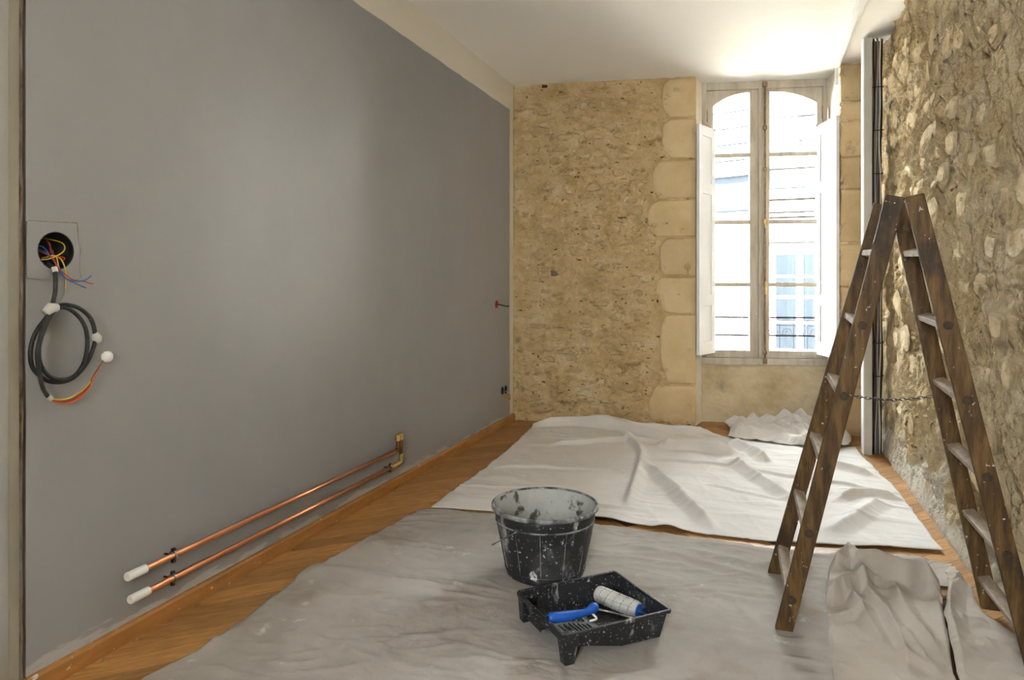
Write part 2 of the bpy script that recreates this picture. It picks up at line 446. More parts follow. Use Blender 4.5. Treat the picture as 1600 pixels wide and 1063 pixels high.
# --- left wall: painted grey below a cream band (paint colours only)
def wall_paint():
    m = M('wall_paint', [(0.3, (0.275, 0.272, 0.278)), (0.5, (0.302, 0.299, 0.305)), (0.7, (0.33, 0.327, 0.333))], 0.8, 6, 0.42, [(2.2, 0.12, 0.04), (70, 0.06, 0.002)], stretch=(1, 1, 0.8), spec=0.35)
    nt = m.node_tree; N = nt.nodes; L = nt.links
    b = N['Principled BSDF']
    src = b.inputs['Base Color'].links[0].from_socket
    tc = N.new('ShaderNodeTexCoord'); sep = N.new('ShaderNodeSeparateXYZ'); L.new(tc.outputs['Object'], sep.inputs[0])
    no = N.new('ShaderNodeTexNoise'); no.inputs['Scale'].default_value = 5; L.new(tc.outputs['Object'], no.inputs['Vector'])

    def step(sock, th, amp, soft):
        a = N.new('ShaderNodeMath'); a.operation = 'MULTIPLY_ADD'; L.new(no.outputs['Fac'], a.inputs[0]); a.inputs[1].default_value = amp; L.new(sock, a.inputs[2])
        r = N.new('ShaderNodeMapRange'); r.inputs[1].default_value = th + amp * 0.5; r.inputs[2].default_value = th + amp * 0.5 + soft; L.new(a.outputs[0], r.inputs[0])
        return r.outputs[0]
    t1 = step(sep.outputs['Z'], 2.665, 0.02, 0.004)
    t2 = step(sep.outputs['Y'], 5.525, 0.02, 0.006)
    mx = N.new('ShaderNodeMath'); mx.operation = 'MAXIMUM'; L.new(t1, mx.inputs[0]); L.new(t2, mx.inputs[1])
    mix = N.new('ShaderNodeMix'); mix.data_type = 'RGBA'
    L.new(mx.outputs[0], mix.inputs['Factor']); L.new(src, mix.inputs['A']); mix.inputs['B'].default_value = (0.70, 0.645, 0.55, 1)
    # pale filler smeared along the foot of the wall
    n2 = N.new('ShaderNodeTexNoise'); n2.inputs['Scale'].default_value = 16; n2.inputs['Detail'].default_value = 8
    mp = N.new('ShaderNodeMapping'); mp.inputs['Scale'].default_value = (1, 0.35, 1.5); L.new(tc.outputs['Object'], mp.inputs[0]); L.new(mp.outputs[0], n2.inputs['Vector'])
    a = N.new('ShaderNodeMath'); a.operation = 'MULTIPLY_ADD'; L.new(n2.outputs['Fac'], a.inputs[0]); a.inputs[1].default_value = -0.16; L.new(sep.outputs['Z'], a.inputs[2])
    r = N.new('ShaderNodeMapRange'); r.inputs[1].default_value = 0.0; r.inputs[2].default_value = -0.012; L.new(a.outputs[0], r.inputs[0])
    m2 = N.new('ShaderNodeMix'); m2.data_type = 'RGBA'
    L.new(r.outputs[0], m2.inputs['Factor']); L.new(mix.outputs['Result'], m2.inputs['A']); m2.inputs['B'].default_value = (0.43, 0.425, 0.42, 1)
    L.new(m2.outputs['Result'], b.inputs['Base Color'])
    return m


MAT['wall_paint'] = wall_paint()


def cut_holes(me, holes):
    """bore round holes (y, z, ry, rz, depth) into the left wall mesh"""
    tmp = bpy.data.objects.new('tmp_wall', me); COL.objects.link(tmp)
    cuts = []
    for (y, z, ry, rz, dp) in holes:
        mb = MB(); n = 28
        poly = [(y + ry * math.cos(2 * PI * k / n), z + rz * math.sin(2 * PI * k / n)) for k in range(n)]
        mb.prism(poly, lambda u, v, w: (w, u, v), XL - dp, XL + 0.05)
        c = bpy.data.objects.new('tmp_cut', mb.mesh('tmp_cut')); COL.objects.link(c)
        md = tmp.modifiers.new('b', 'BOOLEAN'); md.operation = 'DIFFERENCE'; md.object = c; md.solver = 'EXACT'
        cuts.append(c)
    bpy.context.view_layer.update()
    dg = bpy.context.evaluated_depsgraph_get()
    res = bpy.data.meshes.new_from_object(tmp.evaluated_get(dg))
    bpy.data.objects.remove(tmp)
    for c in cuts:
        bpy.data.objects.remove(c)
    return res


mb = MB().box((XL - 0.16, 1.40, -0.02), (XL, 5.80, CZ + 0.02))
me = mb.mesh('wall_left', (0, 0, 0), False, MAT['wall_paint'])
BOX = (1.487, 1.292)
me = cut_holes(me, [(BOX[0], BOX[1], 0.056, 0.056, 0.07), (5.21, 1.015, 0.030, 0.032, 0.05), (5.345, 0.293, 0.028, 0.034, 0.05), (5.425, 0.293, 0.028, 0.034, 0.05)])
tag(link('wall_left', me), 'smooth grey painted wall with a cream band along its top', 'wall', None, 'structure')

struct('wall_left_rear', MB().box((XL - 0.16, YR - 0.16, -0.02), (XL, 0.42, CZ + 0.02)), MAT['wall_paint'], 'grey painted wall behind the door casing', 'wall')
# door casing, rough plaster joint and door leaf at the left edge
tr = struct('trim_1', MB().box((XL - 0.10, 1.341, 0), (XL + 0.016, 1.371, CZ)), MAT['casing'], 'cream painted door casing beside the grey wall', 'door casing', (XL, 1.35, 0), bevel=0.004)
jm = MB()
zz = np.linspace(0, CZ, 150)
vs = []
for z in zz:
    w = 0.010 + 0.006 * float(fbm(z * 9, 0.3, 4, 3)); d = 0.006 + 0.006 * float(fbm(z * 14, 2.3, 3, 5))
    vs += [(XL - 0.02, 1.366, z), (XL + d + 0.003, 1.368, z), (XL + d, 1.383 + w * 0.4, z), (XL - 0.02, 1.402 + w * 0.4, z)]
fs = []
for i in range(len(zz) - 1):
    for k in range(3):
        fs.append((i * 4 + k, i * 4 + k + 1, i * 4 + k + 5, i * 4 + k + 4))
jm.add(vs, fs)
struct('trim_2', jm, MAT['joint'], 'ragged plaster and wood joint between casing and grey wall', 'wall joint', (XL, 1.38, 0), smooth=True)
struct('door_1', MB().box((XL - 0.09, 0.42, 0), (XL - 0.045, 1.335, CZ - 0.02)), MAT['door'], 'dark door leaf set back behind the cream casing', 'door', (XL, 0.9, 0), bevel=0.003)
# baseboard
prof = [(XL - 0.005, 0), (XL + 0.020, 0), (XL + 0.020, 0.050), (XL + 0.012, 0.058), (XL - 0.005, 0.058)]
bb = MB().prism(prof, lambda u, v, w: (u, w, v), 1.372, 5.64)
struct('baseboard_left', bb, MAT['baseboard'], 'orange brown wooden baseboard with paint spots along grey wall', 'baseboard', (XL, 3.5, 0))
# patch of filler round the junction box
pp = [(1.40, 1.374), (1.47, 1.377), (1.553, 1.379), (1.556, 1.34), (1.563, 1.30), (1.561, 1.24), (1.566, 1.212), (1.55, 1.205), (1.50, 1.212), (1.44, 1.205), (1.40, 1.21)]
ring = [(BOX[0] + 0.0575 * math.cos(2 * PI * k / 22), BOX[1] + 0.0575 * math.sin(2 * PI * k / 22)) for k in range(22)]
pm = MB()
n1, n2 = len(pp), len(ring)
bm = bmesh.new()
vo = [bm.verts.new((XL + 0.006, y, z)) for y, z in pp]; vi = [bm.verts.new((XL + 0.006, y, z)) for y, z in ring]
eo = [bm.edges.new((vo[i], vo[(i + 1) % n1])) for i in range(n1)] + [bm.edges.new((vi[i], vi[(i + 1) % n2])) for i in range(n2)]
bmesh.ops.triangle_fill(bm, use_beauty=True, edges=eo)
ext = bmesh.ops.extrude_face_region(bm, geom=list(bm.faces))
for e_ in ext['geom']:
    if isinstance(e_, bmesh.types.BMVert): e_.co.x -= 0.010
bmesh.ops.recalc_face_normals(bm, faces=bm.faces)
pme = bpy.data.meshes.new('filler_patch'); bm.to_mesh(pme); bm.free(); pme.materials.append(MAT['wall_paint'])
o = link('filler_patch', pme)
tag(o, 'raised square of grey filler around the round electrical hole', 'wall patch')
ck = [(1.405, 1.376), (1.44, 1.377), (1.48, 1.3785), (1.52, 1.379), (1.554, 1.381), (1.557, 1.36), (1.556, 1.335), (1.561, 1.315), (1.565, 1.30), (1.563, 1.27), (1.562, 1.24), (1.567, 1.214), (1.552, 1.204)]
part('crack', MB().tube([(XL + 0.0045, y, z) for y, z in ck], [0.0008, 0.0016, 0.0010, 0.0020, 0.0024, 0.0014, 0.0022, 0.0012, 0.0024, 0.0014, 0.0020, 0.0022, 0.0008], 6), MAT['joint'], o)


# --- rough stone walls as real relief
def relief_wall(name, a, b, us, zs, hf, mat, label, back=0.12):
    a = np.array(a); b = np.array(b)
    d = b - a; Ln = np.linalg.norm(d); d = d / Ln
    n = np.array([d[1], -d[0]])
    U, Z = np.meshgrid(us, zs, indexing='ij')
    Hh = hf(U, Z)
    Xw = a[0] + d[0] * U + n[0] * Hh; Yw = a[1] + d[1] * U + n[1] * Hh
    nu, nz = len(us), len(zs)
    V = np.stack([Xw, Yw, Z], -1).reshape(-1, 3)
    idx = np.arange(nu * nz).reshape(nu, nz)
    q = np.stack([idx[:-1, :-1], idx[1:, :-1], idx[1:, 1:], idx[:-1, 1:]], -1).reshape(-1, 4)
    # skirt to a flat back
    br = list(idx[:, 0]) + list(idx[-1, 1:]) + list(idx[::-1, -1][1:]) + list(idx[0, ::-1][1:-1])
    m = len(br); base = len(V)
    Ub = U.reshape(-1)[br]; Zb = Z.reshape(-1)[br]
    Vb = np.stack([a[0] + d[0] * Ub - n[0] * back, a[1] + d[1] * Ub - n[1] * back, Zb], -1)
    faces = q.tolist()
    for i in range(m):
        j = (i + 1) % m
        faces.append([int(br[j]), int(br[i]), base + i, base + j])
    faces.append([base + i for i in range(m)])
    me = bpy.data.meshes.new(name)
    me.from_pydata(np.concatenate([V, Vb]).tolist(), [], faces)
    me.polygons.foreach_set('use_smooth', [True] * len(q) + [False] * (len(faces) - len(q)))
    me.materials.append(mat); me.update()
    o = link(name, me)
    tag(o, label, 'wall', None, 'structure')
    return o, (a, d, n, Ln)


def stone_mesh(name, mat, seed, seg=10, sharp=2.6):
    r = random.Random(seed)
    ph = [r.uniform(0, 6.28) for _ in range(4)]; am = [r.uniform(0.04, 0.13) for _ in range(4)]
    vs = [(0, 0, 1.0 + r.uniform(-0.1, 0.1))]
    for ri, (rad, h) in enumerate(((0.62, 0.9), (1.0, -0.6))):
        for k in range(seg):
            t = 2 * PI * k / seg
            se = (abs(math.cos(t)) ** sharp + abs(math.sin(t)) ** sharp) ** (-1 / sharp)
            w = 1 + sum(am[q] * math.sin((q + 1) * t + ph[q]) for q in range(4))
            vs.append((0.5 * rad * se * w * math.cos(t), 0.5 * rad * se * w * math.sin(t), h + (r.uniform(-0.25, 0.25) if ri == 0 else 0)))
    fs = [(0, 1 + k, 1 + (k + 1) % seg) for k in range(seg)]
    for k in range(seg):
        fs.append((1 + k, 1 + seg + k, 1 + seg + (k + 1) % seg, 1 + (k + 1) % seg))
    me = bpy.data.meshes.new(name)
    me.from_pydata(vs, [], fs)
    for p in me.polygons: p.use_smooth = True
    me.materials.append(mat)
    return me


def lay_stones(u0, u1, z0, z1, hmin, hmax, wmin, wmax, seed):
    r = random.Random(seed); out = []
    z = z0
    while z < z1:
        h = r.uniform(hmin, hmax); u = u0 - r.uniform(0, wmax * 0.5)
        while u < u1:
            w = r.uniform(wmin, wmax) * (1.25 if r.random() < 0.15 else 1)
            cu, cz = u + w / 2, z + h / 2 + r.uniform(-0.25, 0.25) * h
            if u0 + w * 0.3 < cu < u1 - w * 0.35 and cz + h / 2 < z1:
                out.append((cu, cz, w * r.uniform(0.72, 0.9), h * r.uniform(0.62, 0.9), r.uniform(-0.16, 0.16), r.random()))
            u += w
        z += h
    return out


def stone_bumps(U, Z, stones, amp):
    H = np.zeros_like(U)
    for (cu, cz, w, h, rot, k) in stones:
        m = (np.abs(U - cu) < w) & (np.abs(Z - cz) < h)
        du = (U[m] - cu) / (w * 0.62); dz = (Z[m] - cz) / (h * 0.62)
        H[m] = np.maximum(H[m], np.exp(-(du ** 4 + dz ** 4)) * (0.5 + k))
    return H * amp


def set_stones(wall, frame, stones, hf, meshes, proud, keep=None):
    a, d, n, Ln = frame
    ang = math.atan2(d[1], d[0])
    basis = Matrix(((d[0], 0, n[0]), (d[1], 0, n[1]), (0, 1, 0)))
    for i, (cu, cz, w, h, rot, k) in enumerate(stones):
        hh = float(hf(np.array([[cu]]), np.array([[cz]]))[0, 0])
        o = bpy.data.objects.new('stone', meshes[i % len(meshes)])
        COL.objects.link(o); o.parent = wall
        pos = Vector((a[0] + d[0] * cu + n[0] * (hh - proud * 0.45), a[1] + d[1] * cu + n[1] * (hh - proud * 0.45), cz))
        R = basis @ Matrix.Rotation(rot, 3, 'Z')
        o.matrix_local = Matrix.LocRotScale(pos, R.to_quaternion(), Vector((w, h, proud * (0.5 + 0.9 * k))))


# back wall
L0 = math.dist(P0, P1)
st_back = lay_stones(0.03, L0 - 0.34, 0.06, 2.84, 0.075, 0.13, 0.09, 0.22, 5)


def h_back(U, Z):
    H = 0.012 * fbm(U * 5, Z * 6, 4, 1) + 0.022 * fbm(U * 14, Z * 18, 3, 4) + 0.010 * fbm(U * 36, Z * 44, 2, 9)
    H = H - 0.030 * np.clip(fbm(U * 7, Z * 13, 3, 31) - 0.28, 0, 1)
    H = H + stone_bumps(U, Z, st_back, 0.010) - 0.012 * np.clip(ridged(U * 4.2, Z * 7, 2, 6) - 1.25, 0, 1)
    e = np.clip(U / 0.03, 0, 1) * np.clip((L0 - U) / 0.05, 0, 1)
    return H * e + 0.012 * np.exp(-(Z / 0.045) ** 2) * np.clip((L0 - U) / 0.05, 0, 1)


wb, fr_b = relief_wall('wall_back', P0, P1, np.linspace(0, L0, 170), np.linspace(-0.01, CZ + 0.01, 320), h_back, MAT['stone_back'], 'warm beige rubble stone wall left of the window')
set_stones(wb, fr_b, st_back, h_back, [stone_mesh('stone', MAT['stone_piece'], s) for s in range(12)], 0.015)


for cu, cz, w, h, mk_ in ((0.275, 2.875, 0.050, 0.030, 'peg'), (0.36, 1.27, 0.065, 0.060, 'joint')):  # upper lump painted dark as the shade in a small hole
    a_, d_, n_, _ = fr_b
    o = bpy.data.objects.new('stone', stone_mesh('stone', MAT[mk_], 77)); COL.objects.link(o); o.parent = wb
    o.matrix_local = Matrix.LocRotScale(Vector((a_[0] + d_[0] * cu + n_[0] * 0.014, a_[1] + d_[1] * cu + n_[1] * 0.014, cz)), Matrix(((d_[0], 0, n_[0]), (d_[1], 0, n_[1]), (0, 1, 0))).to_quaternion(), Vector((w, h, 0.006)))


def quoin(wall, frame, u0, u1, z0, z1, seed, mat, hb=0.0, lobed=True):
    """dressed block: wavy hidden edge, rounded arris, slightly proud"""
    a, d, n, Ln = frame
    r = random.Random(seed)
    pts = []
    nn = 9
    H = z1 - z0
    r0, r1 = r.uniform(0.05, 0.16), r.uniform(-0.9, 0.9)
    for k in range(nn):                       # left, irregular side from bottom to top
        t = k / (nn - 1)
        bul = (r0 * math.sin(PI * t + r1) if lobed else 0.0)
        pts.append((u0 + (0.040 * (abs(2 * t - 1) ** 5) if lobed else 0) - bul * 0.25 + r.uniform(-0.011, 0.011), z0 + H * t))
    pts += [(u0 + (u1 - u0) * 0.5, z1 + r.uniform(-0.008, 0.004)), (u1, z1), (u1, (z0 + z1) / 2), (u1, z0), (u0 + (u1 - u0) * 0.5, z0 + r.uniform(-0.004, 0.008))]
    cu = sum(p[0] for p in pts) / len(pts); cz = (z0 + z1) / 2
    W = lambda u, v, w: (a[0] + d[0] * u + n[0] * w, a[1] + d[1] * u + n[1] * w, v)
    rings = []
    for inset, dep in ((0.0, -0.03), (0.0, 0.004 + hb), (0.010, 0.0105 + hb), (0.05, 0.013 + hb)):
        rg = []
        for u, v in pts:
            lu = math.hypot(u - cu, v - cz)
            s = max(0.1, 1 - inset / max(lu, 1e-3))
            rg.append(W(cu + (u - cu) * s, cz + (v - cz) * s, dep))
        rings.append(rg)
    m = len(pts); mb = MB(); vs = [p for rg in rings for p in rg] + [W(cu, cz, 0.013 + hb)]
    fs = []
    for i in range(3):
        for k in range(m):
            j = (k + 1) % m
            fs.append((i * m + k, i * m + j, (i + 1) * m + j, (i + 1) * m + k))
    for k in range(m):
        fs.append((3 * m + k, 3 * m + (k + 1) % m, 4 * m))
    mb.add(vs, fs)
    o = part('quoin_stone', mb, mat, wall, smooth=True)
    return o


zq = [0.02, 0.338, 0.929, 1.243, 1.567, 1.886, 2.216, 2.557, 2.895]
wq = [0.36, 0.27, 0.29, 0.28, 0.36, 0.325, 0.24, 0.245]
for i in range(8):
    quoin(wb, fr_b, L0 - wq[i], L0 + 0.004, zq[i] + 0.009, zq[i + 1] - 0.010, 40 + i, MAT['quoin'])

# window niche: splayed plaster reveals, stone apron under the sill, right pilaster
hz = lambda amp, s, seed: (lambda U, Z: amp * fbm(U * s, Z * s, 4, seed))
relief_wall('wall_niche_left', P1, P2, np.linspace(0, math.dist(P1, P2), 16), np.linspace(-0.01, CZ + 0.01, 160), hz(0.006, 9, 2), MAT['plaster'], 'narrow pale plaster reveal left of the window')
relief_wall('wall_niche_right', P3, P4, np.linspace(0, math.dist(P3, P4), 24), np.linspace(-0.01, CZ + 0.01, 160), hz(0.010, 9, 5), MAT['plaster'], 'narrow pale plaster reveal right of the window')
LN = math.dist(P2, P3)
wn, fr_n = relief_wall('wall_niche_back', P2, P3, np.linspace(-0.02, LN + 0.02, 110), np.linspace(-0.01, 0.50, 60), lambda U, Z: 0.012 * fbm(U * 7, Z * 9, 4, 8) + 0.02 * np.exp(-((Z - 0.33) / 0.03) ** 2) * (0.3 + fbm(U * 6, Z * 2, 2, 3)), MAT['niche'], 'stained stone apron below the window sill', 0.25)
LP = math.dist(P4, P5)
wp, fr_p = relief_wall('wall_pilaster', P4, P5, np.linspace(0, LP, 30), np.linspace(-0.01, CZ + 0.01, 240), lambda U, Z: 0.012 * fbm(U * 9, Z * 9, 4, 12) * np.clip(U / 0.03, 0, 1), MAT['stone_back'], 'narrow stone pier between window and right wall', 0.30)
zq = [0.02, 0.38, 0.80, 1.16, 1.50, 1.92, 2.17, 2.45, 2.60, 2.895]
for i in range(9):
    quoin(wp, fr_p, -0.003, 0.185 + 0.03 * math.sin(i * 2.3), zq[i] + 0.004, zq[i + 1] - 0.005, 80 + i, MAT['quoin'], 0.002, False)

# pale plaster dragged along the foot of the right wall
nt = MAT['stone_right'].node_tree; N = nt.nodes; LK = nt.links
b_ = N['Principled BSDF']; src = b_.inputs['Base Color'].links[0].from_socket
tc = N.new('ShaderNodeTexCoord'); sp = N.new('ShaderNodeSeparateXYZ'); LK.new(tc.outputs['Object'], sp.inputs[0])
nz = N.new('ShaderNodeTexNoise'); nz.inputs['Scale'].default_value = 5; nz.inputs['Detail'].default_value = 6; LK.new(tc.outputs['Object'], nz.inputs['Vector'])
ma = N.new('ShaderNodeMath'); ma.operation = 'MULTIPLY_ADD'; LK.new(nz.outputs['Fac'], ma.inputs[0]); ma.inputs[1].default_value = -0.7; LK.new(sp.outputs['Z'], ma.inputs[2])
mr = N.new('ShaderNodeMapRange'); mr.inputs[1].default_value = -0.10; mr.inputs[2].default_value = -0.22; mr.inputs[4].default_value = 0.85; LK.new(ma.outputs[0], mr.inputs[0])
mx = N.new('ShaderNodeMix'); mx.data_type = 'RGBA'; LK.new(mr.outputs[0], mx.inputs['Factor']); LK.new(src, mx.inputs['A']); mx.inputs['B'].default_value = (0.76, 0.69, 0.57, 1)
LK.new(mx.outputs['Result'], b_.inputs['Base Color'])

# right wall
R0 = (XR, 6.3); R1 = (XR, YR)
st_right = [s for s in lay_stones(0.5, 4.55, 0.16, 2.86, 0.12, 0.21, 0.16, 0.36, 9) if s[5] > 0.0]
st_right = sorted(st_right, key=lambda s: -s[0])[:300]


def h_right(U, Z):
    H = 0.030 * fbm(U * 2.6, Z * 3.2, 4, 21) + 0.024 * fbm(U * 9, Z * 8, 4, 24) + 0.036 * (ridged(U * 13, Z * 9, 3, 33) - 0.9) * (0.6 + fbm(U * 3, Z * 3, 2, 35)) + 0.015 * fbm(U * 34, Z * 26, 2, 29)
    H = H + stone_bumps(U, Z, st_right, 0.010) - 0.020 * np.clip(ridged(U * 3.0, Z * 4.2, 2, 26) - 1.2, 0, 1)
    k = np.exp(-(Z / 0.13) ** 2)
    return H * (1 - 0.75 * k) + 0.035 * k


us = np.concatenate([np.linspace(0, 0.7, 30), np.linspace(0.708, 4.2, 520), np.linspace(4.21, 7.7, 60)])
wr, fr_r = relief_wall('wall_right', R0, R1, us, np.linspace(-0.01, CZ + 0.01, 360), h_right, MAT['stone_right'], 'rough pale rubble stone wall on the right', 0.16)
set_stones(wr, fr_r, st_right, h_right, [stone_mesh('stone', MAT['stone_right_piece'], 100 + s) for s in range(12)], 0.008)

# unseen rear wall with an opening added for fill light
x0, x1, z0, z1 = REAR_FILL
bm = bmesh.new()
ov = [bm.verts.new((x, YR, z)) for x, z in ((XL - 0.16, -0.02), (XR + 0.16, -0.02), (XR + 0.16, CZ + 0.02), (XL - 0.16, CZ + 0.02))]
iv = [bm.verts.new((x, YR, z)) for x, z in ((x0, z0), (x1, z0), (x1, z1), (x0, z1))]
for i in range(4):
    j = (i + 1) % 4
    bm.faces.new((ov[i], ov[j], iv[j], iv[i]))
ex = bmesh.ops.extrude_face_region(bm, geom=list(bm.faces))
for e_ in ex['geom']:
    if isinstance(e_, bmesh.types.BMVert): e_.co.y -= 0.16
bmesh.ops.recalc_face_normals(bm, faces=bm.faces)
me = bpy.data.meshes.new('wall_rear'); bm.to_mesh(me); bm.free(); me.materials.append(MAT['plaster'])
tag(link('wall_rear', me), 'plastered rear wall with a small opening added for fill light', 'wall', None, 'structure')

struct('sun_screen_wall', MB().box((XR + 0.02, -4.6, -0.02), (XR + 0.22, YR - 0.16, 5.5)), MAT['ext_stone'], 'unseen wall added to keep sun out of the rear opening', 'wall')  # added out of view to block the sun at the rear opening

# ceiling and floor
struct('ceiling', MB().box((XL - 0.16, YR - 0.16, CZ), (XR + 0.16, 6.62, CZ + 0.12)), MAT['ceiling'], 'smooth off white plaster ceiling', 'ceiling')
fl = struct('floor', MB().box((XL - 0.16, YR - 0.16, -0.15), (XR + 0.16, 6.62, -0.013)), MAT['floor_base'], 'orange brown herringbone parquet floor', 'floor')

# ------------------------------------------------------------------ parquet blocks
PW, PLn = 0.095, 0.475
pmb = MB().box((-PLn / 2 + 0.0010, -PW / 2 + 0.0010, -0.013), (PLn / 2 - 0.0010, PW / 2 - 0.0010, 0.0))
pme = pmb.mesh('parquet_block', (0, 0, 0), False, MAT['parquet'], 0.0012)
spots = []
c45 = math.cos(PI / 4)
for i in range(-60, 90):
    for j in range(-20, 30):
        # herringbone: pairs of perpendicular blocks
        for kind in (0, 1):
            if kind == 0:
                u = i * PW + j * 2 * PLn * 0 + PLn / 2; v = i * PW + PW / 2
                u += j * PLn * 2 * 0
                u += 0; cu, cv, an = u + j * 2 * PLn, v, 0.0
            else:
                cu, cv, an = i * PW + PW / 2 - 0.0 + j * 2 * PLn + 0.0, i * PW + PW + PLn / 2, PI / 2
            X_ = (cu - cv) * c45 * 1.0 + 0.0; Y_ = (cu + cv) * c45
            spots.append((X_ - 0.6, Y_, an + PI / 4))


def covered(x, y):
    a = -1.42 < x < 0.50 and 3.55 < y < 5.25
    b = -1.45 < x < 0.80 and y < 3.1
    return a or b


cand = [(x, y, a) for x, y, a in spots if XL - 0.2 < x < XR + 0.2 and 1.1 < y < 6.5 and not covered(x, y)]
seen = []
for x, y, a in cand:
    if all((x - p[0]) ** 2 + (y - p[1]) ** 2 > 0.0009 for p in seen):
        seen.append((x, y, a))
for k, (x, y, a) in enumerate(seen[:300]):
    o = bpy.data.objects.new('parquet_block', pme); COL.objects.link(o); o.parent = fl
    o.location = (x, y, 0); o.rotation_euler = (0, 0, a + (PI if random.random() < 0.5 else 0))
# plain sheet under the covered middle so that no gap shows at cloth edges
print('parquet blocks', len(seen), 'stones', len(st_back), len(st_right))

# ------------------------------------------------------------------ window
win = thing('window_1', 'tall double casement window with peeling beige frame and arched panes', 'window', (P2[0], P2[1], 0), WANG, None, 'structure')
FP = MAT['frame_paint']


def lbox(name, a, b, mat, bevel=0.003, parent=win, **k):
    return part(name, MB().box(a, b), mat, parent, bevel=bevel, local=True, **k)


lbox('frame_jamb', (0.0, 0.0, 0.50), (0.040, 0.09, CZ), FP)
lbox('frame_jamb', (0.985, 0.0, 0.50), (1.022, 0.09, CZ), FP)
lbox('frame_head', (0.040, 0.0, 2.835), (0.985, 0.09, CZ), FP)
lbox('frame_sill', (-0.01, -0.015, 0.49), (1.03, 0.10, 0.55), FP, 0.008)
CAS = ((0.042, 0.096, 0.397, 0.466), (0.514, 0.558, 0.938, 0.983))
GZ = 0.612
for ci, (a0, g0, g1, a1) in enumerate(CAS):
    lbox('casement_stile', (a0, 0.012, 0.552), (g0, 0.055, 2.833), FP)
    lbox('casement_stile', (g1, 0.012, 0.552), (a1, 0.055, 2.833), FP)
    lbox('bottom_rail', (g0, 0.012, 0.552), (g1, 0.055, GZ), FP)
    # arched head rail: lower edge follows a segmental arch over both leaves
    pts = []
    za, zb = (2.715, 2.800) if ci == 0 else (2.800, 2.715)
    for k in range(13):
        t = k / 12
        tt = t if ci == 0 else 1 - t
        pts.append((g0 + (g1 - g0) * t, 2.705 + 0.105 * (1 - (1 - tt) ** 2.2)))
    poly = [(g0, 2.833)] + pts + [(g1, 2.833)]
    part('head_rail', MB().prism(poly, lambda u, v, w: (u, w, v), 0.012, 0.055), FP, win, local=True)
    for zm in (1.173, 1.706, 2.278):
        lbox('glazing_bar', (g0, 0.014, zm - 0.018), (g1, 0.050, zm + 0.018), FP)
    zs = [GZ, 1.173, 1.706, 2.278]
    for k in range(3):
        lbox('pane', (g0, 0.032, zs[k] + 0.012), (g1, 0.036, zs[k + 1] - 0.012), MAT['glass'], 0)
    poly = [(g0, 2.29), (g1, 2.29)] + [(u, v + 0.004) for u, v in reversed(pts)]
    part('pane', MB().prism(poly, lambda u, v, w: (u, w, v), 0.032, 0.036), MAT['glass'], win, local=True)
    for zh in (0.75, 1.7, 2.62):
        part('hinge', MB().tube([((a0 if ci == 0 else a1), 0.006, zh - 0.05), ((a0 if ci == 0 else a1), 0.006, zh + 0.05)], 0.006, 8), MAT['bolt_iron'], win, local=True)
lbox('meeting_cover', (0.466, -0.004, 0.552), (0.490, 0.055, 2.835), FP, 0.006)
lbox('meeting_cover', (0.490, 0.004, 0.552), (0.514, 0.055, 2.835), FP, 0.006)
# espagnolette bolt
bolt = part('bolt_rod', MB().tube([(0.515, -0.012, 0.53), (0.515, -0.012, 2.86)], 0.0085, 10), MAT['bolt_iron'], win, smooth=True, local=True)
for zb in (0.60, 1.17, 1.71, 2.15, 2.50):
    part('bolt_guide', MB().lathe([(0.008, -0.018), (0.017, -0.012), (0.017, 0.012), (0.008, 0.018)], 10, (0.515, -0.012, zb)), MAT['bolt_iron'], win, smooth=True, local=True)
part('bolt_hook', MB().box((0.495, -0.028, 2.845), (0.535, 0.004, 2.885)), MAT['bolt_iron'], win, bevel=0.005, local=True)
part('bolt_catch', MB().box((0.498, -0.024, 0.505), (0.532, 0.0, 0.55)), MAT['bolt_iron'], win, bevel=0.004, local=True)
part('bolt_handle', MB().tube(smooth_path([(0.515, -0.02, 1.20), (0.513, -0.045, 1.18), (0.511, -0.05, 1.14), (0.513, -0.045, 1.09)], 4), [0.010] * 4 + [0.012] * 5 + [0.010] * 3 + [0.007], 10), MAT['brass'], win, smooth=True, local=True)
part('bolt_knob', MB().lathe([(0.004, 0.030), (0.016, 0.018), (0.018, 0), (0.012, -0.02), (0.006, -0.05)], 12, (0.515, -0.026, 1.70)), MAT['brass'], win, smooth=True, local=True)
# exterior guard bars
gr = thing('guard_rail', 'two thin grey iron guard bars outside the window', 'railing', (P2[0], P2[1], 0), WANG)
for zb in (0.885, 0.728):
    part('bar', MB().tube([(-0.02, 0.20, zb), (1.04, 0.20, zb)], 0.008, 8), MAT['ext_iron'], gr, local=True)
# outer reveals so that the wall has depth outside the glass
bm = bmesh.new()
ov = [bm.verts.new((x, 0.10, z)) for x, z in ((-22, -6.0), (22, -6.0), (22, 4.6), (-22, 4.6))]
iv = [bm.verts.new((x, 0.10, z)) for x, z in ((0.0, 0.52), (1.024, 0.52), (1.024, CZ), (0.0, CZ))]
for i in range(4):
    j = (i + 1) % 4
    bm.faces.new((ov[i], ov[j], iv[j], iv[i]))
ex = bmesh.ops.extrude_face_region(bm, geom=list(bm.faces))
for e_ in ex['geom']:
    if isinstance(e_, bmesh.types.BMVert): e_.co.y += 0.10
bmesh.ops.recalc_face_normals(bm, faces=bm.faces)
me = bpy.data.meshes.new('wall_outer'); bm.to_mesh(me); bm.free(); me.materials.append(MAT['ext_stone'])
o = link('wall_outer', me, None, (P2[0], P2[1], 0)); o.rotation_euler = (0, 0, WANG)
tag(o, 'outer stone facade around the window', 'wall', None, 'structure')


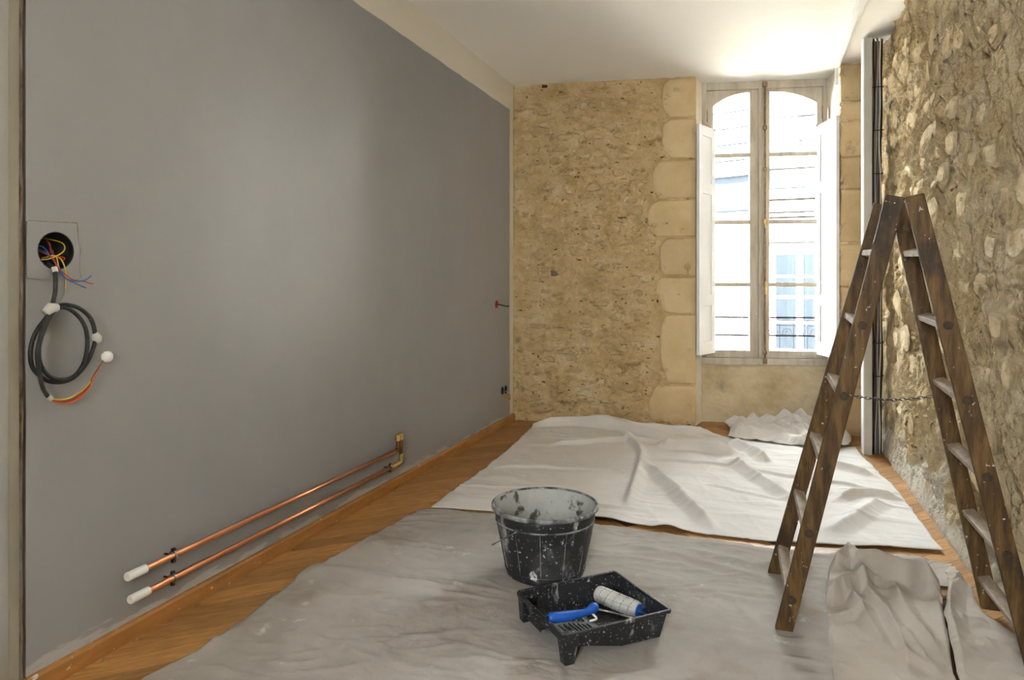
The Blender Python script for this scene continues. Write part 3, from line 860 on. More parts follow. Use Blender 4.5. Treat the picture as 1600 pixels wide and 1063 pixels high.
def shutter(hinge, edge, label, flip):
    hx, hy = hinge; ex_, ey = edge
    w = math.dist(hinge, edge); an = math.atan2(ey - hy, ex_ - hx)
    t = thing('window_shutter', label, 'shutter', (hx, hy, 0), an, 'white shutters folded into the room')
    zb, zt = 0.592, 2.494; T = 0.026; s = 0.062
    WP = MAT['white_paint']
    lb = lambda n, a, b, bv=0.002: part(n, MB().box(a, b), WP, t, bevel=bv, local=True)
    lb('stile', (0, -T / 2, zb), (s, T / 2, zt)); lb('stile', (w - s, -T / 2, zb), (w, T / 2, zt))
    rails = [(zb, zb + 0.11), (1.00, 1.09), (1.93, 2.02), (zt - 0.085, zt)]
    for a, b in rails:
        lb('rail', (s, -T / 2, a), (w - s, T / 2, b))
    for k in range(3):
        za, zc = rails[k][1], rails[k + 1][0]
        p = lb('panel', (s - 0.005, -0.004, za - 0.005), (w - s + 0.005, 0.004, zc + 0.005), 0)
    for zh in (0.8, 1.55, 2.35):
        part('hinge', MB().tube([(0.0, 0, zh - 0.035), (0.0, 0, zh + 0.035)], 0.009, 8), WP, t, local=True)
    part('catch', MB().tube(smooth_path([(0.01, flip * 0.012, zt - 0.01), (0.012, flip * 0.02, zt + 0.008), (0.04, flip * 0.03, zt + 0.006), (0.055, flip * 0.035, zt - 0.01)], 4), 0.005, 8), MAT['bolt_iron'], t, local=True)
    return t


ca, sa = math.cos(WANG), math.sin(WANG)
wl = lambda s, t: (P2[0] + ca * s - sa * t, P2[1] + sa * s + ca * t)
shutter(wl(0.094, -0.020), (-0.452, 5.825), 'open white panelled shutter at the left side of the window', 1)
shutter(wl(0.940, -0.020), (0.596, 5.895), 'open white panelled shutter at the right side of the window', -1)

# ------------------------------------------------------------------ street outside
th = math.radians(19.5626); C_, S_ = math.cos(th), math.sin(th)
w2r = lambda lat, D: (lat * C_ - D * S_, lat * S_ + D * C_)          # plan axes parallel to the lens, used once to lay out the street
OX, OY = w2r(3.98, 11.05)                                             # corner where the two houses meet
angR = th - math.radians(22)                                         # right house frontage direction
angL = th + PI - math.radians(38)                                    # left house frontage runs back to the left


def ebox(t, name, a, b, mat, bevel=0):
    return part(name, MB().box(a, b), mat, t, bevel=bevel, local=True)


# local x along the frontage away from the corner, y into the house, z up
hr = thing('street_house', 'white rendered house across the street with blue-paned window and balcony railing', 'building', (OX, OY, 0), angR)
GRD = -6.0
ebox(hr, 'wall', (0, 0, GRD), (9, 3, 2.62), MAT['ext_wall'])
ebox(hr, 'cornice', (0, -0.16, 2.50), (9, 0.3, 2.58), MAT['ext_white'])
ebox(hr, 'cornice', (0, -0.10, 2.30), (9, 0.2, 2.36), MAT['ext_stone'])
ebox(hr, 'gutter', (0, -0.20, 2.66), (9, -0.05, 2.685), MAT['ext_zinc'])
ebox(hr, 'moulding', (0, -0.05, 2.20), (9, 0.02, 2.225), MAT['ext_line'])
ebox(hr, 'upper_wall', (0.0, 0.5, 2.62), (9, 3, 4.65), MAT['ext_white'])
ebox(hr, 'string_course', (0.0, 0.46, 3.05), (9, 0.55, 3.07), MAT['ext_line'])
ebox(hr, 'cornice_shade', (0, -0.165, 2.485), (9, 0.0, 2.50), MAT['ext_line'])  # near-black strips standing in for the shade under the cornices
ebox(hr, 'cornice_shade', (0, -0.105, 2.285), (9, 0.0, 2.30), MAT['ext_line'])
for xx in (0.10, 1.40):
    w = ebox(hr, 'window_surround', (xx, -0.04, 0.0), (xx + 1.0, 0.02, 1.80), MAT['ext_white'])
    ebox(hr, 'lintel_line', (xx - 0.02, -0.06, 1.80), (xx + 1.02, 0.0, 1.825), MAT['ext_line'])
    for side in (0, 1):
        for (za, zb) in ((1.30, 1.63), (0.98, 1.26), (0.58, 0.93), (0.14, 0.54)):
            xa = xx + 0.14 + side * 0.40
            ebox(hr, 'pane', (xa, -0.055, za), (xa + 0.30, -0.038, zb), MAT['ext_glass'])
    bal = part('balcony_railing', MB().tube([(xx - 0.05, -0.25, 0.60), (xx + 1.05, -0.25, 0.60)], 0.010, 6), MAT['ext_iron'], hr, local=True)
    part('rail', MB().tube([(xx - 0.05, -0.25, 0.08), (xx + 1.05, -0.25, 0.08)], 0.010, 6), MAT['ext_iron'], bal, local=True)
    part('rail', MB().tube([(xx - 0.05, -0.25, 0.52), (xx + 1.05, -0.25, 0.52)], 0.008, 6), MAT['ext_iron'], bal, local=True)
    for k in range(6):
        xb = xx + k * 0.2
        part('baluster', MB().tube([(xb, -0.25, 0.08), (xb, -0.25, 0.60)], 0.006, 6), MAT['ext_iron'], bal, local=True)
        cx_ = xb + 0.1
        part('scroll', MB().tube([(cx_ + 0.075 * math.cos(q) * (1 - q / 12), -0.25, 0.40 + 0.075 * math.sin(q) * (1 - q / 12)) for q in np.linspace(0, 9, 22)], 0.005, 5), MAT['ext_iron'], bal, local=True)
# upper balcony with a window and flowers
ebox(hr, 'upper_window', (0.62, 0.46, 3.30), (1.5, 0.52, 4.55), MAT['ext_slate'])
ub = part('upper_railing', MB().tube([(0.30, 0.25, 3.86), (2.2, 0.25, 3.86)], 0.012, 6), MAT['ext_iron'], hr, local=True)
part('rail', MB().tube([(0.30, 0.25, 3.34), (2.2, 0.25, 3.34)], 0.010, 6), MAT['ext_iron'], ub, local=True)
for k in range(8):
    part('baluster', MB().tube([(0.35 + k * 0.25, 0.25, 3.34), (0.35 + k * 0.25, 0.25, 3.86)], 0.006, 6), MAT['ext_iron'], ub, local=True)
ebox(hr, 'balcony_slab', (0.25, 0.20, 3.20), (2.3, 0.55, 3.30), MAT['ext_white'])
fb = thing('flower_box', 'window box of red flowers on the upper balcony across the street', 'flower box', (OX + 0.62 * math.cos(angR) - 0.38 * math.sin(angR), OY + 0.62 * math.sin(angR) + 0.38 * math.cos(angR), 3.30), angR)
part('box', MB().box((-0.22, -0.06, 0), (0.22, 0.06, 0.09)), MAT['ext_stone'], fb, local=True)
fm = MB(); lm = MB()
for k in range(26):
    cx_, cy_, cz_ = random.uniform(-0.22, 0.22), random.uniform(-0.07, 0.07), 0.09 + random.uniform(0.01, 0.12)
    (fm if k % 3 else lm).lathe([(0.002, 0.022), (0.022, 0.008), (0.020, -0.012), (0.002, -0.02)], 6, (cx_, cy_, cz_))
o = part('blossoms', fm, MAT['flower'], fb, local=True); o['kind'] = 'stuff'
o = part('leaves', lm, MAT['leaf'], fb, local=True); o['kind'] = 'stuff'

hl = thing('street_house', 'old stone house across the street with pale slate upper storey and zinc gutter', 'building', (OX, OY, 0), angL)
# local x runs away to the left, so y is mirrored (house body at negative y)
ebox(hl, 'wall', (0, -0.6, GRD), (12, 0, 2.32), MAT['ext_wall'])
ebox(hl, 'gutter', (0, 0.02, 2.34), (12, 0.22, 2.44), MAT['ext_zinc'])
ebox(hl, 'fascia', (0, -0.1, 2.44), (12, 0.16, 2.60), MAT['ext_white'])
ebox(hl, 'flashing', (0, -0.1, 2.60), (12, 0.10, 2.80), MAT['ext_slate'])
ebox(hl, 'upper_wall', (0, -0.6, 2.80), (12, -0.12, 4.75), MAT['ext_zinc'])
for k in range(6):
    z = 2.95 + k * 0.27
    ebox(hl, 'weatherboard', (0.02, -0.12, z), (12, -0.07 , z + 0.235), MAT['ext_white'])
ebox(hl, 'upper_window', (0.2, -0.07, 4.1), (0.75, -0.03, 4.7), MAT['ext_slate'])
rs = random.Random(3)
smeshes = [stone_mesh('facade_stone', MAT['ext_stone'], 200 + s, 10, 4.0) for s in range(6)]
z = -0.9
while z < 2.2:
    h = rs.uniform(0.20, 0.32); x = rs.uniform(0, 0.2)
    while x < 4.2:
        w = rs.uniform(0.3, 0.62)
        o = bpy.data.objects.new('facade_stone', smeshes[rs.randrange(6)]); COL.objects.link(o); o.parent = hl
        o.matrix_local = Matrix.LocRotScale(Vector((x + w / 2, 0.0, z + h / 2)), Matrix(((-1, 0, 0), (0, 0, 1), (0, 1, 0))).to_quaternion(), Vector((w * 0.95, h * 0.9, 0.03)))
        x += w
    z += h
sg = MB().box((-30, 6.8, GRD - 0.2), (30, 40, GRD))
o = link('street', sg.mesh('street', (0, 0, 0), False, MAT['street'])); tag(o, 'grey paved street below the window', 'street', None, 'structure')

# ------------------------------------------------------------------ cable trunking and bundle at the right wall
t = thing('cable_trunking', 'tall cream cable trunking standing in the corner by the right wall', 'trunking', (0.727, 5.33, 0))
part('channel', MB().box((0.700, 5.30, 0.0), (0.752, 5.40, 2.885)), MAT['trunking'], t, bevel=0.003)
part('cover_edge', MB().box((0.696, 5.296, 0.0), (0.703, 5.40, 2.885)), MAT['white_paint'], t, bevel=0.001)
t = thing('cable_bundle', 'bundle of tied coloured cables running down beside the cream trunking', 'cables', (0.782, 5.34, 0))
part('gap_shade_board', MB().box((0.756, 5.385, 0.0), (0.822, 5.42, 2.88)), MAT['w_brown'], t)  # added dark board stands in for the shaded gap behind the cables
MAT['c_ochre'] = flat('c_ochre', (0.36, 0.26, 0.09)); MAT['c_slate'] = flat('c_slate', (0.16, 0.21, 0.25))
cols = ['black', 'c_ochre', 'c_ochre', 'w_grey', 'c_slate', 'w_brown', 'w_cream', 'black']
for k in range(8):
    x = 0.762 + 0.0075 * k; y = 5.345 + 0.02 * ((k * 7) % 3) - 0.01
    pts = [(x + 0.006 * math.sin(z * 3.1 + k * 1.7) + 0.003 * math.sin(z * 11 + k), y + 0.006 * math.sin(z * 2.3 + k), z) for z in np.linspace(0.004, 2.885, 34)]
    part('cable', MB().tube(pts, 0.0048, 7), MAT[cols[k]], t, smooth=True)
for z in (0.55, 0.78, 1.25, 1.62, 1.95, 2.25, 2.55):
    part('cable_tie', MB().tube([(0.789 + 0.040 * math.cos(q), 5.35 + 0.032 * math.sin(q), z + 0.006 * math.sin(q)) for q in np.linspace(0, 2 * PI, 17)[:-1]], 0.003, 6, True), MAT['black'], t)
# ceiling trunking
t = thing('ceiling_trunking', 'slim white cable trunking running along the ceiling to the window', 'trunking', (0.585, 5.2, 2.86))
part('channel', MB().box((0.566, 3.2, 2.845), (0.614, 4.78, 2.8995)), MAT['white_paint'], t, bevel=0.003)
part('channel', MB().box((0.572, 4.78, 2.858), (0.604, 5.89, 2.8995)), MAT['white_paint'], t, bevel=0.003)
part('end_piece', MB().box((0.578, 5.89, 2.74), (0.602, 5.915, 2.8995)), MAT['white_paint'], t, bevel=0.003)

# ------------------------------------------------------------------ copper pipes on the left wall
PX = -1.945


def pipe_clip(t, y, z):
    c = part('clip', MB().tube([(PX + 0.0145 * math.cos(q), y, z + 0.0145 * math.sin(q)) for q in np.linspace(0, 2 * PI, 17)[:-1]], 0.0042, 6, True), MAT['steel'], t, smooth=True)
    part('screw', MB().box((PX - 0.006, y - 0.007, z + 0.014), (PX + 0.006, y + 0.007, z + 0.026)), MAT['steel_dark'], c, bevel=0.003)
    part('screw', MB().box((PX - 0.006, y - 0.007, z - 0.026), (PX + 0.006, y + 0.007, z - 0.014)), MAT['steel_dark'], c, bevel=0.003)
    part('stud', MB().tube([(XL, y, z), (PX - 0.012, y, z)], 0.004, 8), MAT['steel_dark'], c)


def copper(z, y0, yc, y1, ytop, label, elbow):
    t = thing('copper_pipe', label, 'pipe', (PX, y0, z), 0, 'copper heating pipes on the grey wall')
    part('tube', MB().tube([(PX, y0 + 0.02, z), (PX, y1, z)], 0.0105, 16), MAT['copper'], t, smooth=True)
    part('end_cap', MB().tube([(PX, y0 - 0.004, z), (PX, y0, z), (PX, y0 + 0.07, z)], [0.0125, 0.0150, 0.0150], 18), MAT['white_plastic'], t, autos=True, label='white plastic end cap')
    pipe_clip(t, yc, z)
    if elbow:
        part('elbow', MB().tube(smooth_path([(PX, y1 - 0.02, z), (PX, y1 + 0.03, z), (PX, ytop - 0.006, z + 0.006), (PX, ytop, z + 0.03), (PX, ytop, z + 0.05)], 5), 0.0135, 14), MAT['brass'], t, smooth=True)
        pipe_clip(t, y1 - 0.035, z)
        part('collar', MB().tube([(PX, y1 - 0.004, z), (PX, y1 + 0.012, z)], 0.0165, 14), MAT['brass'], t, autos=True)
        part('riser', MB().tube([(PX, ytop, z + 0.03), (PX, ytop, 0.288)], 0.0115, 14), MAT['copper_dark'], t, smooth=True)
    else:
        part('elbow', MB().tube(smooth_path([(PX, y1 - 0.005, z), (PX, ytop - 0.004, z + 0.002), (PX, ytop, z + 0.012), (PX, ytop, z + 0.03)], 5), 0.0125, 14), MAT['copper_dark'], t, smooth=True)
        part('riser', MB().tube([(PX, ytop, z + 0.02), (PX, ytop, 0.288)], 0.0105, 14), MAT['copper_dark'], t, smooth=True)
    part('nut', MB().tube([(PX, ytop, 0.283), (PX, ytop, 0.314)], 0.0175, 6), MAT['brass'], t, bevel=0.002)
    part('thread', MB().tube([(PX, ytop, 0.314), (PX, ytop, 0.320)], 0.0125, 12), MAT['brass'], t)


copper(0.230, 1.705, 1.894, 3.49, 3.512, 'upper copper pipe on the grey wall with white end cap', False)
copper(0.150, 1.717, 1.891, 3.46, 3.548, 'lower copper pipe on the grey wall ending in brass elbow', True)

# ------------------------------------------------------------------ junction box hole, wires, cable coil
by, bz = BOX
t = thing('junction_box', 'round black electrical box sunk in the grey wall with loose coloured wires', 'junction box', (XL, by, bz - 0.056))
cup = MB()
nn = 28
vs = []; rings = ((XL + 0.004, 0.0555), (XL - 0.062, 0.052), (XL - 0.062, 0.001))
for xx, r in rings:
    vs += [(xx, by + r * math.cos(2 * PI * k / nn), bz + r * math.sin(2 * PI * k / nn)) for k in range(nn)]
fs = [(i * nn + k, i * nn + (k + 1) % nn, (i + 1) * nn + (k + 1) % nn, (i + 1) * nn + k) for i in range(2) for k in range(nn)]
cup.add(vs, fs)
part('box_liner', cup, MAT['black'], t, smooth=True)
part('box_rim', MB().tube([(XL + 0.004, by + 0.056 * math.cos(q), bz + 0.056 * math.sin(q)) for q in np.linspace(0, 2 * PI, 29)[:-1]], 0.0022, 6, True), MAT['black'], t, smooth=True)
wires = [('w_red', [(-0.05, -0.03, 0.03), (-0.02, -0.045, 0.005), (0.0, -0.01, -0.02), (0.012, 0.0, -0.05), (0.03, 0.03, -0.085), (0.045, 0.06, -0.092), (0.05, 0.085, -0.10)]),
         ('w_blue', [(-0.05, -0.035, 0.01), (-0.01, -0.02, -0.005), (0.005, 0.0, -0.04), (0.025, 0.02, -0.085), (0.045, 0.055, -0.09), (0.05, 0.08, -0.075)]),
         ('w_blue', [(-0.05, 0.01, 0.03), (-0.02, 0.005, 0.0), (0.004, 0.0, -0.045), (0.02, 0.014, -0.08), (0.04, 0.04, -0.10), (0.045, 0.066, -0.112)]),
         ('w_yellow', [(-0.05, 0.0, 0.04), (0.0, 0.022, 0.025), (0.01, 0.02, 0.0), (0.0, -0.01, -0.022), (-0.02, -0.035, -0.03)]),
         ('w_yellow', [(-0.04, -0.01, -0.02), (0.0, 0.012, -0.02), (0.012, 0.022, -0.05), (0.018, 0.022, -0.09), (0.02, 0.018, -0.115)]),
         ('w_red', [(-0.05, -0.005, 0.045), (-0.015, -0.005, 0.02), (-0.02, 0.005, -0.01), (0.0, 0.03, -0.02), (-0.02, 0.036, -0.03)]),
         ('w_brown', [(-0.05, 0.02, 0.01), (-0.01, 0.0, 0.0), (0.0, 0.002, -0.03), (0.008, 0.004, -0.055)]),
         ('w_blue', [(-0.045, -0.045, 0.005), (-0.015, -0.03, 0.012), (-0.01, -0.01, -0.012), (-0.03, 0.0, -0.03)]),
         ('w_yellow', [(-0.03, -0.03, -0.03), (0.0, 0.0, -0.015), (0.012, 0.008, -0.06), (0.03, 0.04, -0.10), (0.04, 0.056, -0.108)])]
for cn, pth in wires:
    part('wire', MB().tube(smooth_path([(XL + a, by + b, bz + c) for a, b, c in pth], 6), 0.0019, 6), MAT[cn], t, smooth=True)
CX = XL + 0.025
t = thing('coiled_cable', 'black cable coil hanging from the round hole on the grey wall', 'cable', (CX, 1.49, 0.84))
loop = [(XL - 0.03, 1.477, 1.262), (CX - 0.012, 1.475, 1.235), (CX, 1.470, 1.18), (CX, 1.463, 1.14), (CX, 1.450, 1.105), (CX - 0.004, 1.415, 1.055), (CX - 0.006, 1.400, 1.00), (CX - 0.006, 1.410, 0.945),
        (CX - 0.002, 1.455, 0.905), (CX, 1.515, 0.902), (CX + 0.004, 1.562, 0.94), (CX + 0.006, 1.588, 0.99), (CX + 0.008, 1.594, 1.03), (CX + 0.008, 1.578, 1.085), (CX + 0.010, 1.53, 1.122), (CX + 0.010, 1.47, 1.128),
        (CX + 0.012, 1.435, 1.09), (CX + 0.010, 1.415, 1.03), (CX + 0.010, 1.416, 0.965), (CX + 0.012, 1.45, 0.918), (CX + 0.010, 1.51, 0.908), (CX + 0.008, 1.553, 0.945), (CX + 0.006, 1.569, 1.01), (CX + 0.006, 1.556, 1.07), (CX + 0.008, 1.51, 1.115), (CX + 0.012, 1.462, 1.118),
        (CX + 0.014, 1.425, 1.06), (CX + 0.014, 1.406, 1.00), (CX + 0.012, 1.412, 0.94), (CX + 0.006, 1.428, 0.89), (CX, 1.447, 0.862)]
part('cable', MB().tube(smooth_path(loop, 6), 0.0062, 10), MAT['cable_black'], t, smooth=True)
for cn, dz_, dy_ in (('w_yellow', 0.003, 0.0), ('w_red', -0.002, 0.002), ('w_brown', 0.0, -0.002), ('w_orange', -0.005, 0.0)):
    pth = [(CX, 1.447, 0.862), (CX + 0.002, 1.470, 0.846 + dz_), (CX + 0.004, 1.515, 0.842 + dz_ * 2), (CX + 0.006, 1.562 + dy_, 0.866 + dz_ * 2), (CX + 0.008, 1.598 + dy_, 0.915), (CX + 0.008, 1.622, 0.950)]
    part('wire', MB().tube(smooth_path(pth, 6), 0.0024, 6), MAT[cn], t, smooth=True)
part('connector', MB().lathe([(0.002, 0.0175), (0.010, 0.0155), (0.0165, 0.008), (0.0175, 0), (0.0165, -0.008), (0.010, -0.0155), (0.002, -0.0175)], 18, (CX + 0.010, 1.634, 0.960)), MAT['white_plastic'], t, smooth=True, label='round white connector')
part('string', MB().tube([(CX + 0.006, 1.598, 1.01), (CX + 0.008, 1.612, 0.985), (CX + 0.010, 1.626, 0.967)], 0.0014, 6), MAT['w_grey'], t)
part('string', MB().tube([(XL + 0.018, 1.508, 1.18), (CX, 1.50, 1.16), (CX + 0.002, 1.478, 1.13)], 0.0012, 6), MAT['w_grey'], t)
part('tape', MB().tube([(CX + 0.006, 1.435, 1.108), (CX + 0.008, 1.452, 1.122), (CX + 0.008, 1.470, 1.124)], [0.013, 0.017, 0.011], 10), MAT['tape'], t, smooth=True)
part('tape', MB().tube([(CX + 0.006, 1.592, 1.038), (CX + 0.008, 1.600, 1.022), (CX + 0.008, 1.604, 1.008)], [0.010, 0.015, 0.010], 10), MAT['tape'], t, smooth=True)
part('tape', MB().tube([(CX, 1.447, 0.864), (CX, 1.457, 0.852)], 0.0072, 10), MAT['tape'], t)
part('tape', MB().tube([(CX - 0.012, 1.4755, 1.242), (CX - 0.006, 1.4745, 1.228)], 0.0078, 10), MAT['tape'], t)

# far outlets by the corner
t = thing('switch_box', 'small red round switch box in the grey wall near the corner', 'switch box', (XL, 5.21, 0.98))
cup = MB(); vs = []
for xx, r in ((XL + 0.004, 1.0), (XL - 0.045, 0.95), (XL - 0.045, 0.02)):
    vs += [(xx, 5.21 + 0.0298 * r * math.cos(2 * PI * k / nn), 1.015 + 0.0318 * r * math.sin(2 * PI * k / nn)) for k in range(nn)]
cup.add(vs, fs)
part('box_liner', cup, MAT['w_red'], t, smooth=True)
part('cable', MB().tube(smooth_path([(XL - 0.03, 5.21, 1.015), (XL + 0.02, 5.225, 1.012), (XL + 0.06, 5.25, 1.0), (XL + 0.085, 5.27, 0.998)], 5), 0.005, 8), MAT['cable_black'], t, smooth=True)
t = thing('socket_box', 'pair of black socket boxes low in the grey wall near the corner', 'socket box', (XL, 5.385, 0.25))
for yy in (5.345, 5.425):
    cup = MB(); vs = []
    for xx, r in ((XL + 0.004, 1.0), (XL - 0.045, 0.95), (XL - 0.045, 0.02)):
        vs += [(xx, yy + 0.0278 * r * math.cos(2 * PI * k / nn), 0.293 + 0.0338 * r * math.sin(2 * PI * k / nn)) for k in range(nn)]
    cup.add(vs, fs)
    part('box_liner', cup, MAT['black'], t, smooth=True)
for k, cn in enumerate(('w_yellow', 'w_brown', 'w_yellow')):
    part('wire', MB().tube(smooth_path([(XL - 0.03, 5.345, 0.28), (XL + 0.02, 5.36 + 0.008 * k, 0.245 - 0.01 * k), (XL + 0.045, 5.41, 0.228 - 0.008 * k), (XL + 0.02, 5.455, 0.255), (XL - 0.02, 5.43, 0.285)], 5), 0.0028, 6), MAT[cn], t, smooth=True)


# ------------------------------------------------------------------ drop cloths
def polyline(pts, t):
    P = np.array(pts, float)
    seg = np.linalg.norm(P[1:] - P[:-1], axis=1); cum = np.concatenate([[0], np.cumsum(seg)]) / seg.sum()
    return np.stack([np.interp(t, cum, P[:, 0]), np.interp(t, cum, P[:, 1])], -1)


def cloth(name, bottom, top, left, right, nu, nv, folds, wr, z0, mat, label, seed, edge=0.0035, crumple=None, lift=(), flat_at=(), group='canvas drop cloths on the floor'):
    """Coons patch over four edge polylines (bottom/top left->right, left/right bottom->top)"""
    u = np.linspace(0, 1, nu); v = np.linspace(0, 1, nv)
    B, T, Lf, Rt = polyline(bottom, u), polyline(top, u), polyline(left, v), polyline(right, v)
    U, Vv = np.meshgrid(u, v, indexing='ij')
    U_ = U[..., None]; V_ = Vv[..., None]
    c00, c10, c01, c11 = B[0], B[-1], T[0], T[-1]
    P = (1 - V_) * B[:, None] + V_ * T[:, None] + (1 - U_) * Lf[None] + U_ * Rt[None] - ((1 - U_) * (1 - V_) * c00 + U_ * (1 - V_) * c10 + (1 - U_) * V_ * c01 + U_ * V_ * c11)
    X_, Y_ = P[..., 0], P[..., 1]
    # frayed outline
    jx = 0.010 * fbm(X_ * 9, Y_ * 9, 3, seed + 50); jy = 0.010 * fbm(X_ * 9, Y_ * 9, 3, seed + 60)
    X_ = X_ + jx; Y_ = Y_ + jy
    ed = np.minimum(np.minimum(U, 1 - U) * 14, np.minimum(Vv, 1 - Vv) * 14).clip(0, 1)
    Z_ = np.zeros_like(X_)
    for f in folds:
        pts, hgt, w1, w2 = f[:4]
        if len(pts) > 2:
            pts = [tuple(p)[:2] for p in smooth_path([(p[0], p[1], 0) for p in pts], 4)]
        best = np.zeros_like(X_)
        m = len(pts) - 1
        for i in range(m):
            ax, ay = pts[i]; bx, by_ = pts[i + 1]
            dx, dy = bx - ax, by_ - ay; l2 = dx * dx + dy * dy
            tt = (((X_ - ax) * dx + (Y_ - ay) * dy) / l2).clip(0, 1)
            qx, qy = X_ - (ax + dx * tt), Y_ - (ay + dy * tt)
            dist = np.hypot(qx, qy)
            side = (dx * qy - dy * qx) > 0
            w = np.where(side, w1, w2)
            gt_ = (i + tt) / m
            tap = np.clip(np.minimum(gt_ + 0.05, 1.05 - gt_) * 4.5, 0, 1)
            best = np.maximum(best, hgt * tap * np.clip(1 - dist / (2.0 * w), 0, 1) ** 1.35)
        Z_ = Z_ + best
    for (a, fx, fy, ang, sd) in wr:
        ca_, sa_ = math.cos(ang), math.sin(ang)
        xr = X_ * ca_ + Y_ * sa_; yr = -X_ * sa_ + Y_ * ca_
        Z_ = Z_ + a * np.clip(ridged(xr * fx, yr * fy, 2, sd) - 0.75, 0, 1)
    if crumple:
        a, fq, sd, nk = crumple
        rc = random.Random(sd)
        for k in range(nk):
            an_ = rc.uniform(0, PI); f_ = fq * rc.uniform(0.6, 1.6); ph_ = rc.random()
            t_ = (X_ * math.cos(an_) + Y_ * math.sin(an_)) * f_ + ph_ + 0.35 * fbm(X_ * 2.2, Y_ * 2.2, 2, sd + k)
            tri = np.abs((t_ % 1.0) * 2 - 1)
            mk = np.clip(0.45 + 1.9 * fbm(X_ * 2.3, Y_ * 2.3, 2, sd + 40 + k), 0, 1)
            Z_ = Z_ + a * tri * mk * (0.25 + 0.75 * ed)
    for (cx_, cy_, r_, h_) in lift:
        Z_ = Z_ + h_ * np.exp(-((X_ - cx_) ** 2 + (Y_ - cy_) ** 2) / r_ ** 2)
    for (cx_, cy_, r_) in flat_at:
        Z_ = Z_ * (1 - np.exp(-(((X_ - cx_) ** 2 + (Y_ - cy_) ** 2) / r_ ** 2) ** 3))
    Z_ = Z_ + z0
    V = np.stack([X_, Y_, Z_], -1).reshape(-1, 3)
    cx0, cy0 = float(X_.mean()), float(Y_.mean())
    V[:, 0] -= cx0; V[:, 1] -= cy0
    n = len(V)
    idx = np.arange(n).reshape(nu, nv)
    q = np.stack([idx[:-1, :-1], idx[1:, :-1], idx[1:, 1:], idx[:-1, 1:]], -1).reshape(-1, 4)
    V2 = V.copy(); V2[:, 2] -= edge
    qb = (q + n)[:, ::-1]
    br = list(idx[:, 0]) + list(idx[-1, 1:]) + list(idx[::-1, -1][1:]) + list(idx[0, ::-1][1:-1])
    sk = [[int(br[(i + 1) % len(br)]), int(br[i]), int(br[i]) + n, int(br[(i + 1) % len(br)]) + n] for i in range(len(br))]
    me = bpy.data.meshes.new(name)
    me.from_pydata(np.concatenate([V, V2]).tolist(), [], q.tolist() + qb.tolist() + sk)
    me.polygons.foreach_set('use_smooth', [True] * len(me.polygons))
    me.materials.append(mat); me.update()
    o = link(name, me, None, (cx0, cy0, 0))
    return tag(o, label, 'drop cloth', group)


FA = [([(-0.66, 4.45), (-0.48, 4.04), (-0.30, 3.64), (-0.20, 3.44)], 0.040, 0.030, 0.045),
      ([(-0.17, 4.76), (-0.01, 4.39), (0.15, 4.05), (0.20, 3.95)], 0.038, 0.028, 0.045),
      ([(-1.05, 5.33), (-0.84, 4.97), (-0.73, 4.63), (-0.66, 3.9), (-0.64, 3.63)], 0.030, 0.040, 0.025),
      ([(-0.66, 4.95), (-0.52, 4.97), (-0.35, 4.99), (-0.13, 4.91)], 0.055, 0.05, 0.05),
      ([(-1.72, 5.36), (-1.44, 5.50), (-1.08, 5.45), (-0.6, 5.22)], 0.05, 0.08, 0.05),
      ([(-1.30, 5.52), (-0.95, 5.50), (-0.55, 5.50), (-0.33, 5.53)], 0.045, 0.05, 0.06),
      ([(0.33, 3.54), (0.48, 3.82), (0.62, 4.13)], 0.030, 0.05, 0.05),
      ([(0.40, 4.05), (0.52, 4.22), (0.63, 4.25), (0.71, 4.22)], 0.030, 0.05, 0.03),
      ([(-1.70, 3.66), (-1.32, 3.71), (-0.67, 4.0)], 0.008, 0.03, 0.02),
      ([(-0.18, 5.25), (0.01, 4.93), (0.05, 4.80)], 0.045, 0.035, 0.05),
      ([(0.40, 4.90), (0.52, 4.78), (0.66, 4.68)], 0.030, 0.04, 0.04),
      ([(-1.40, 4.76), (-1.1, 4.95), (-0.78, 5.15)], 0.022, 0.05, 0.03),
      ([(-1.58, 4.09), (-1.07, 4.21), (-0.75, 4.22)], 0.012, 0.022, 0.016),
      ([(-0.30, 4.15), (-0.05, 4.05), (0.3, 3.9)], 0.010, 0.03, 0.02),
      ([(-0.1, 4.55), (0.3, 4.45), (0.6, 4.4)], 0.014, 0.03, 0.02),
      ([(-0.80, 4.55), (-0.30, 4.62), (0.0, 4.60)], 0.012, 0.03, 0.02),
      ([(-0.95, 3.60), (-0.78, 3.55), (-0.55, 3.56)], 0.012, 0.03, 0.03)]
FA = [(p, h * 1.35, a * 0.85, b * 0.75) for p, h, a, b in FA]
cloth('drop_cloth', [(-1.615, 3.275), (-1.15, 3.33), (-0.67, 3.39), (-0.38, 3.36), (0.05, 3.36), (0.45, 3.445), (0.772, 3.495)],
      [(-1.74, 5.50), (-1.45, 5.62), (-1.15, 5.56), (-0.85, 5.58), (-0.34, 5.58), (-0.10, 5.42), (0.30, 5.45), (0.665, 5.47)],
      [(-1.615, 3.275), (-1.625, 3.98), (-1.66, 4.66), (-1.74, 5.50)], [(0.772, 3.495), (0.765, 4.1), (0.745, 4.55), (0.685, 5.1), (0.665, 5.47)], 260, 240, FA,
      [(0.010, 1.2, 7.0, 0.05, 3), (0.004, 2.5, 9, -0.1, 13), (0.004, 9, 3, 0.3, 23)], 0.011, MAT['cloth_clean'], 'large creased off white drop cloth spread below the window', 1,
      crumple=(0.0045, 3.2, 71, 9), lift=[(-0.72, 3.40, 0.10, 0.012), (-0.40, 3.37, 0.06, 0.022)])
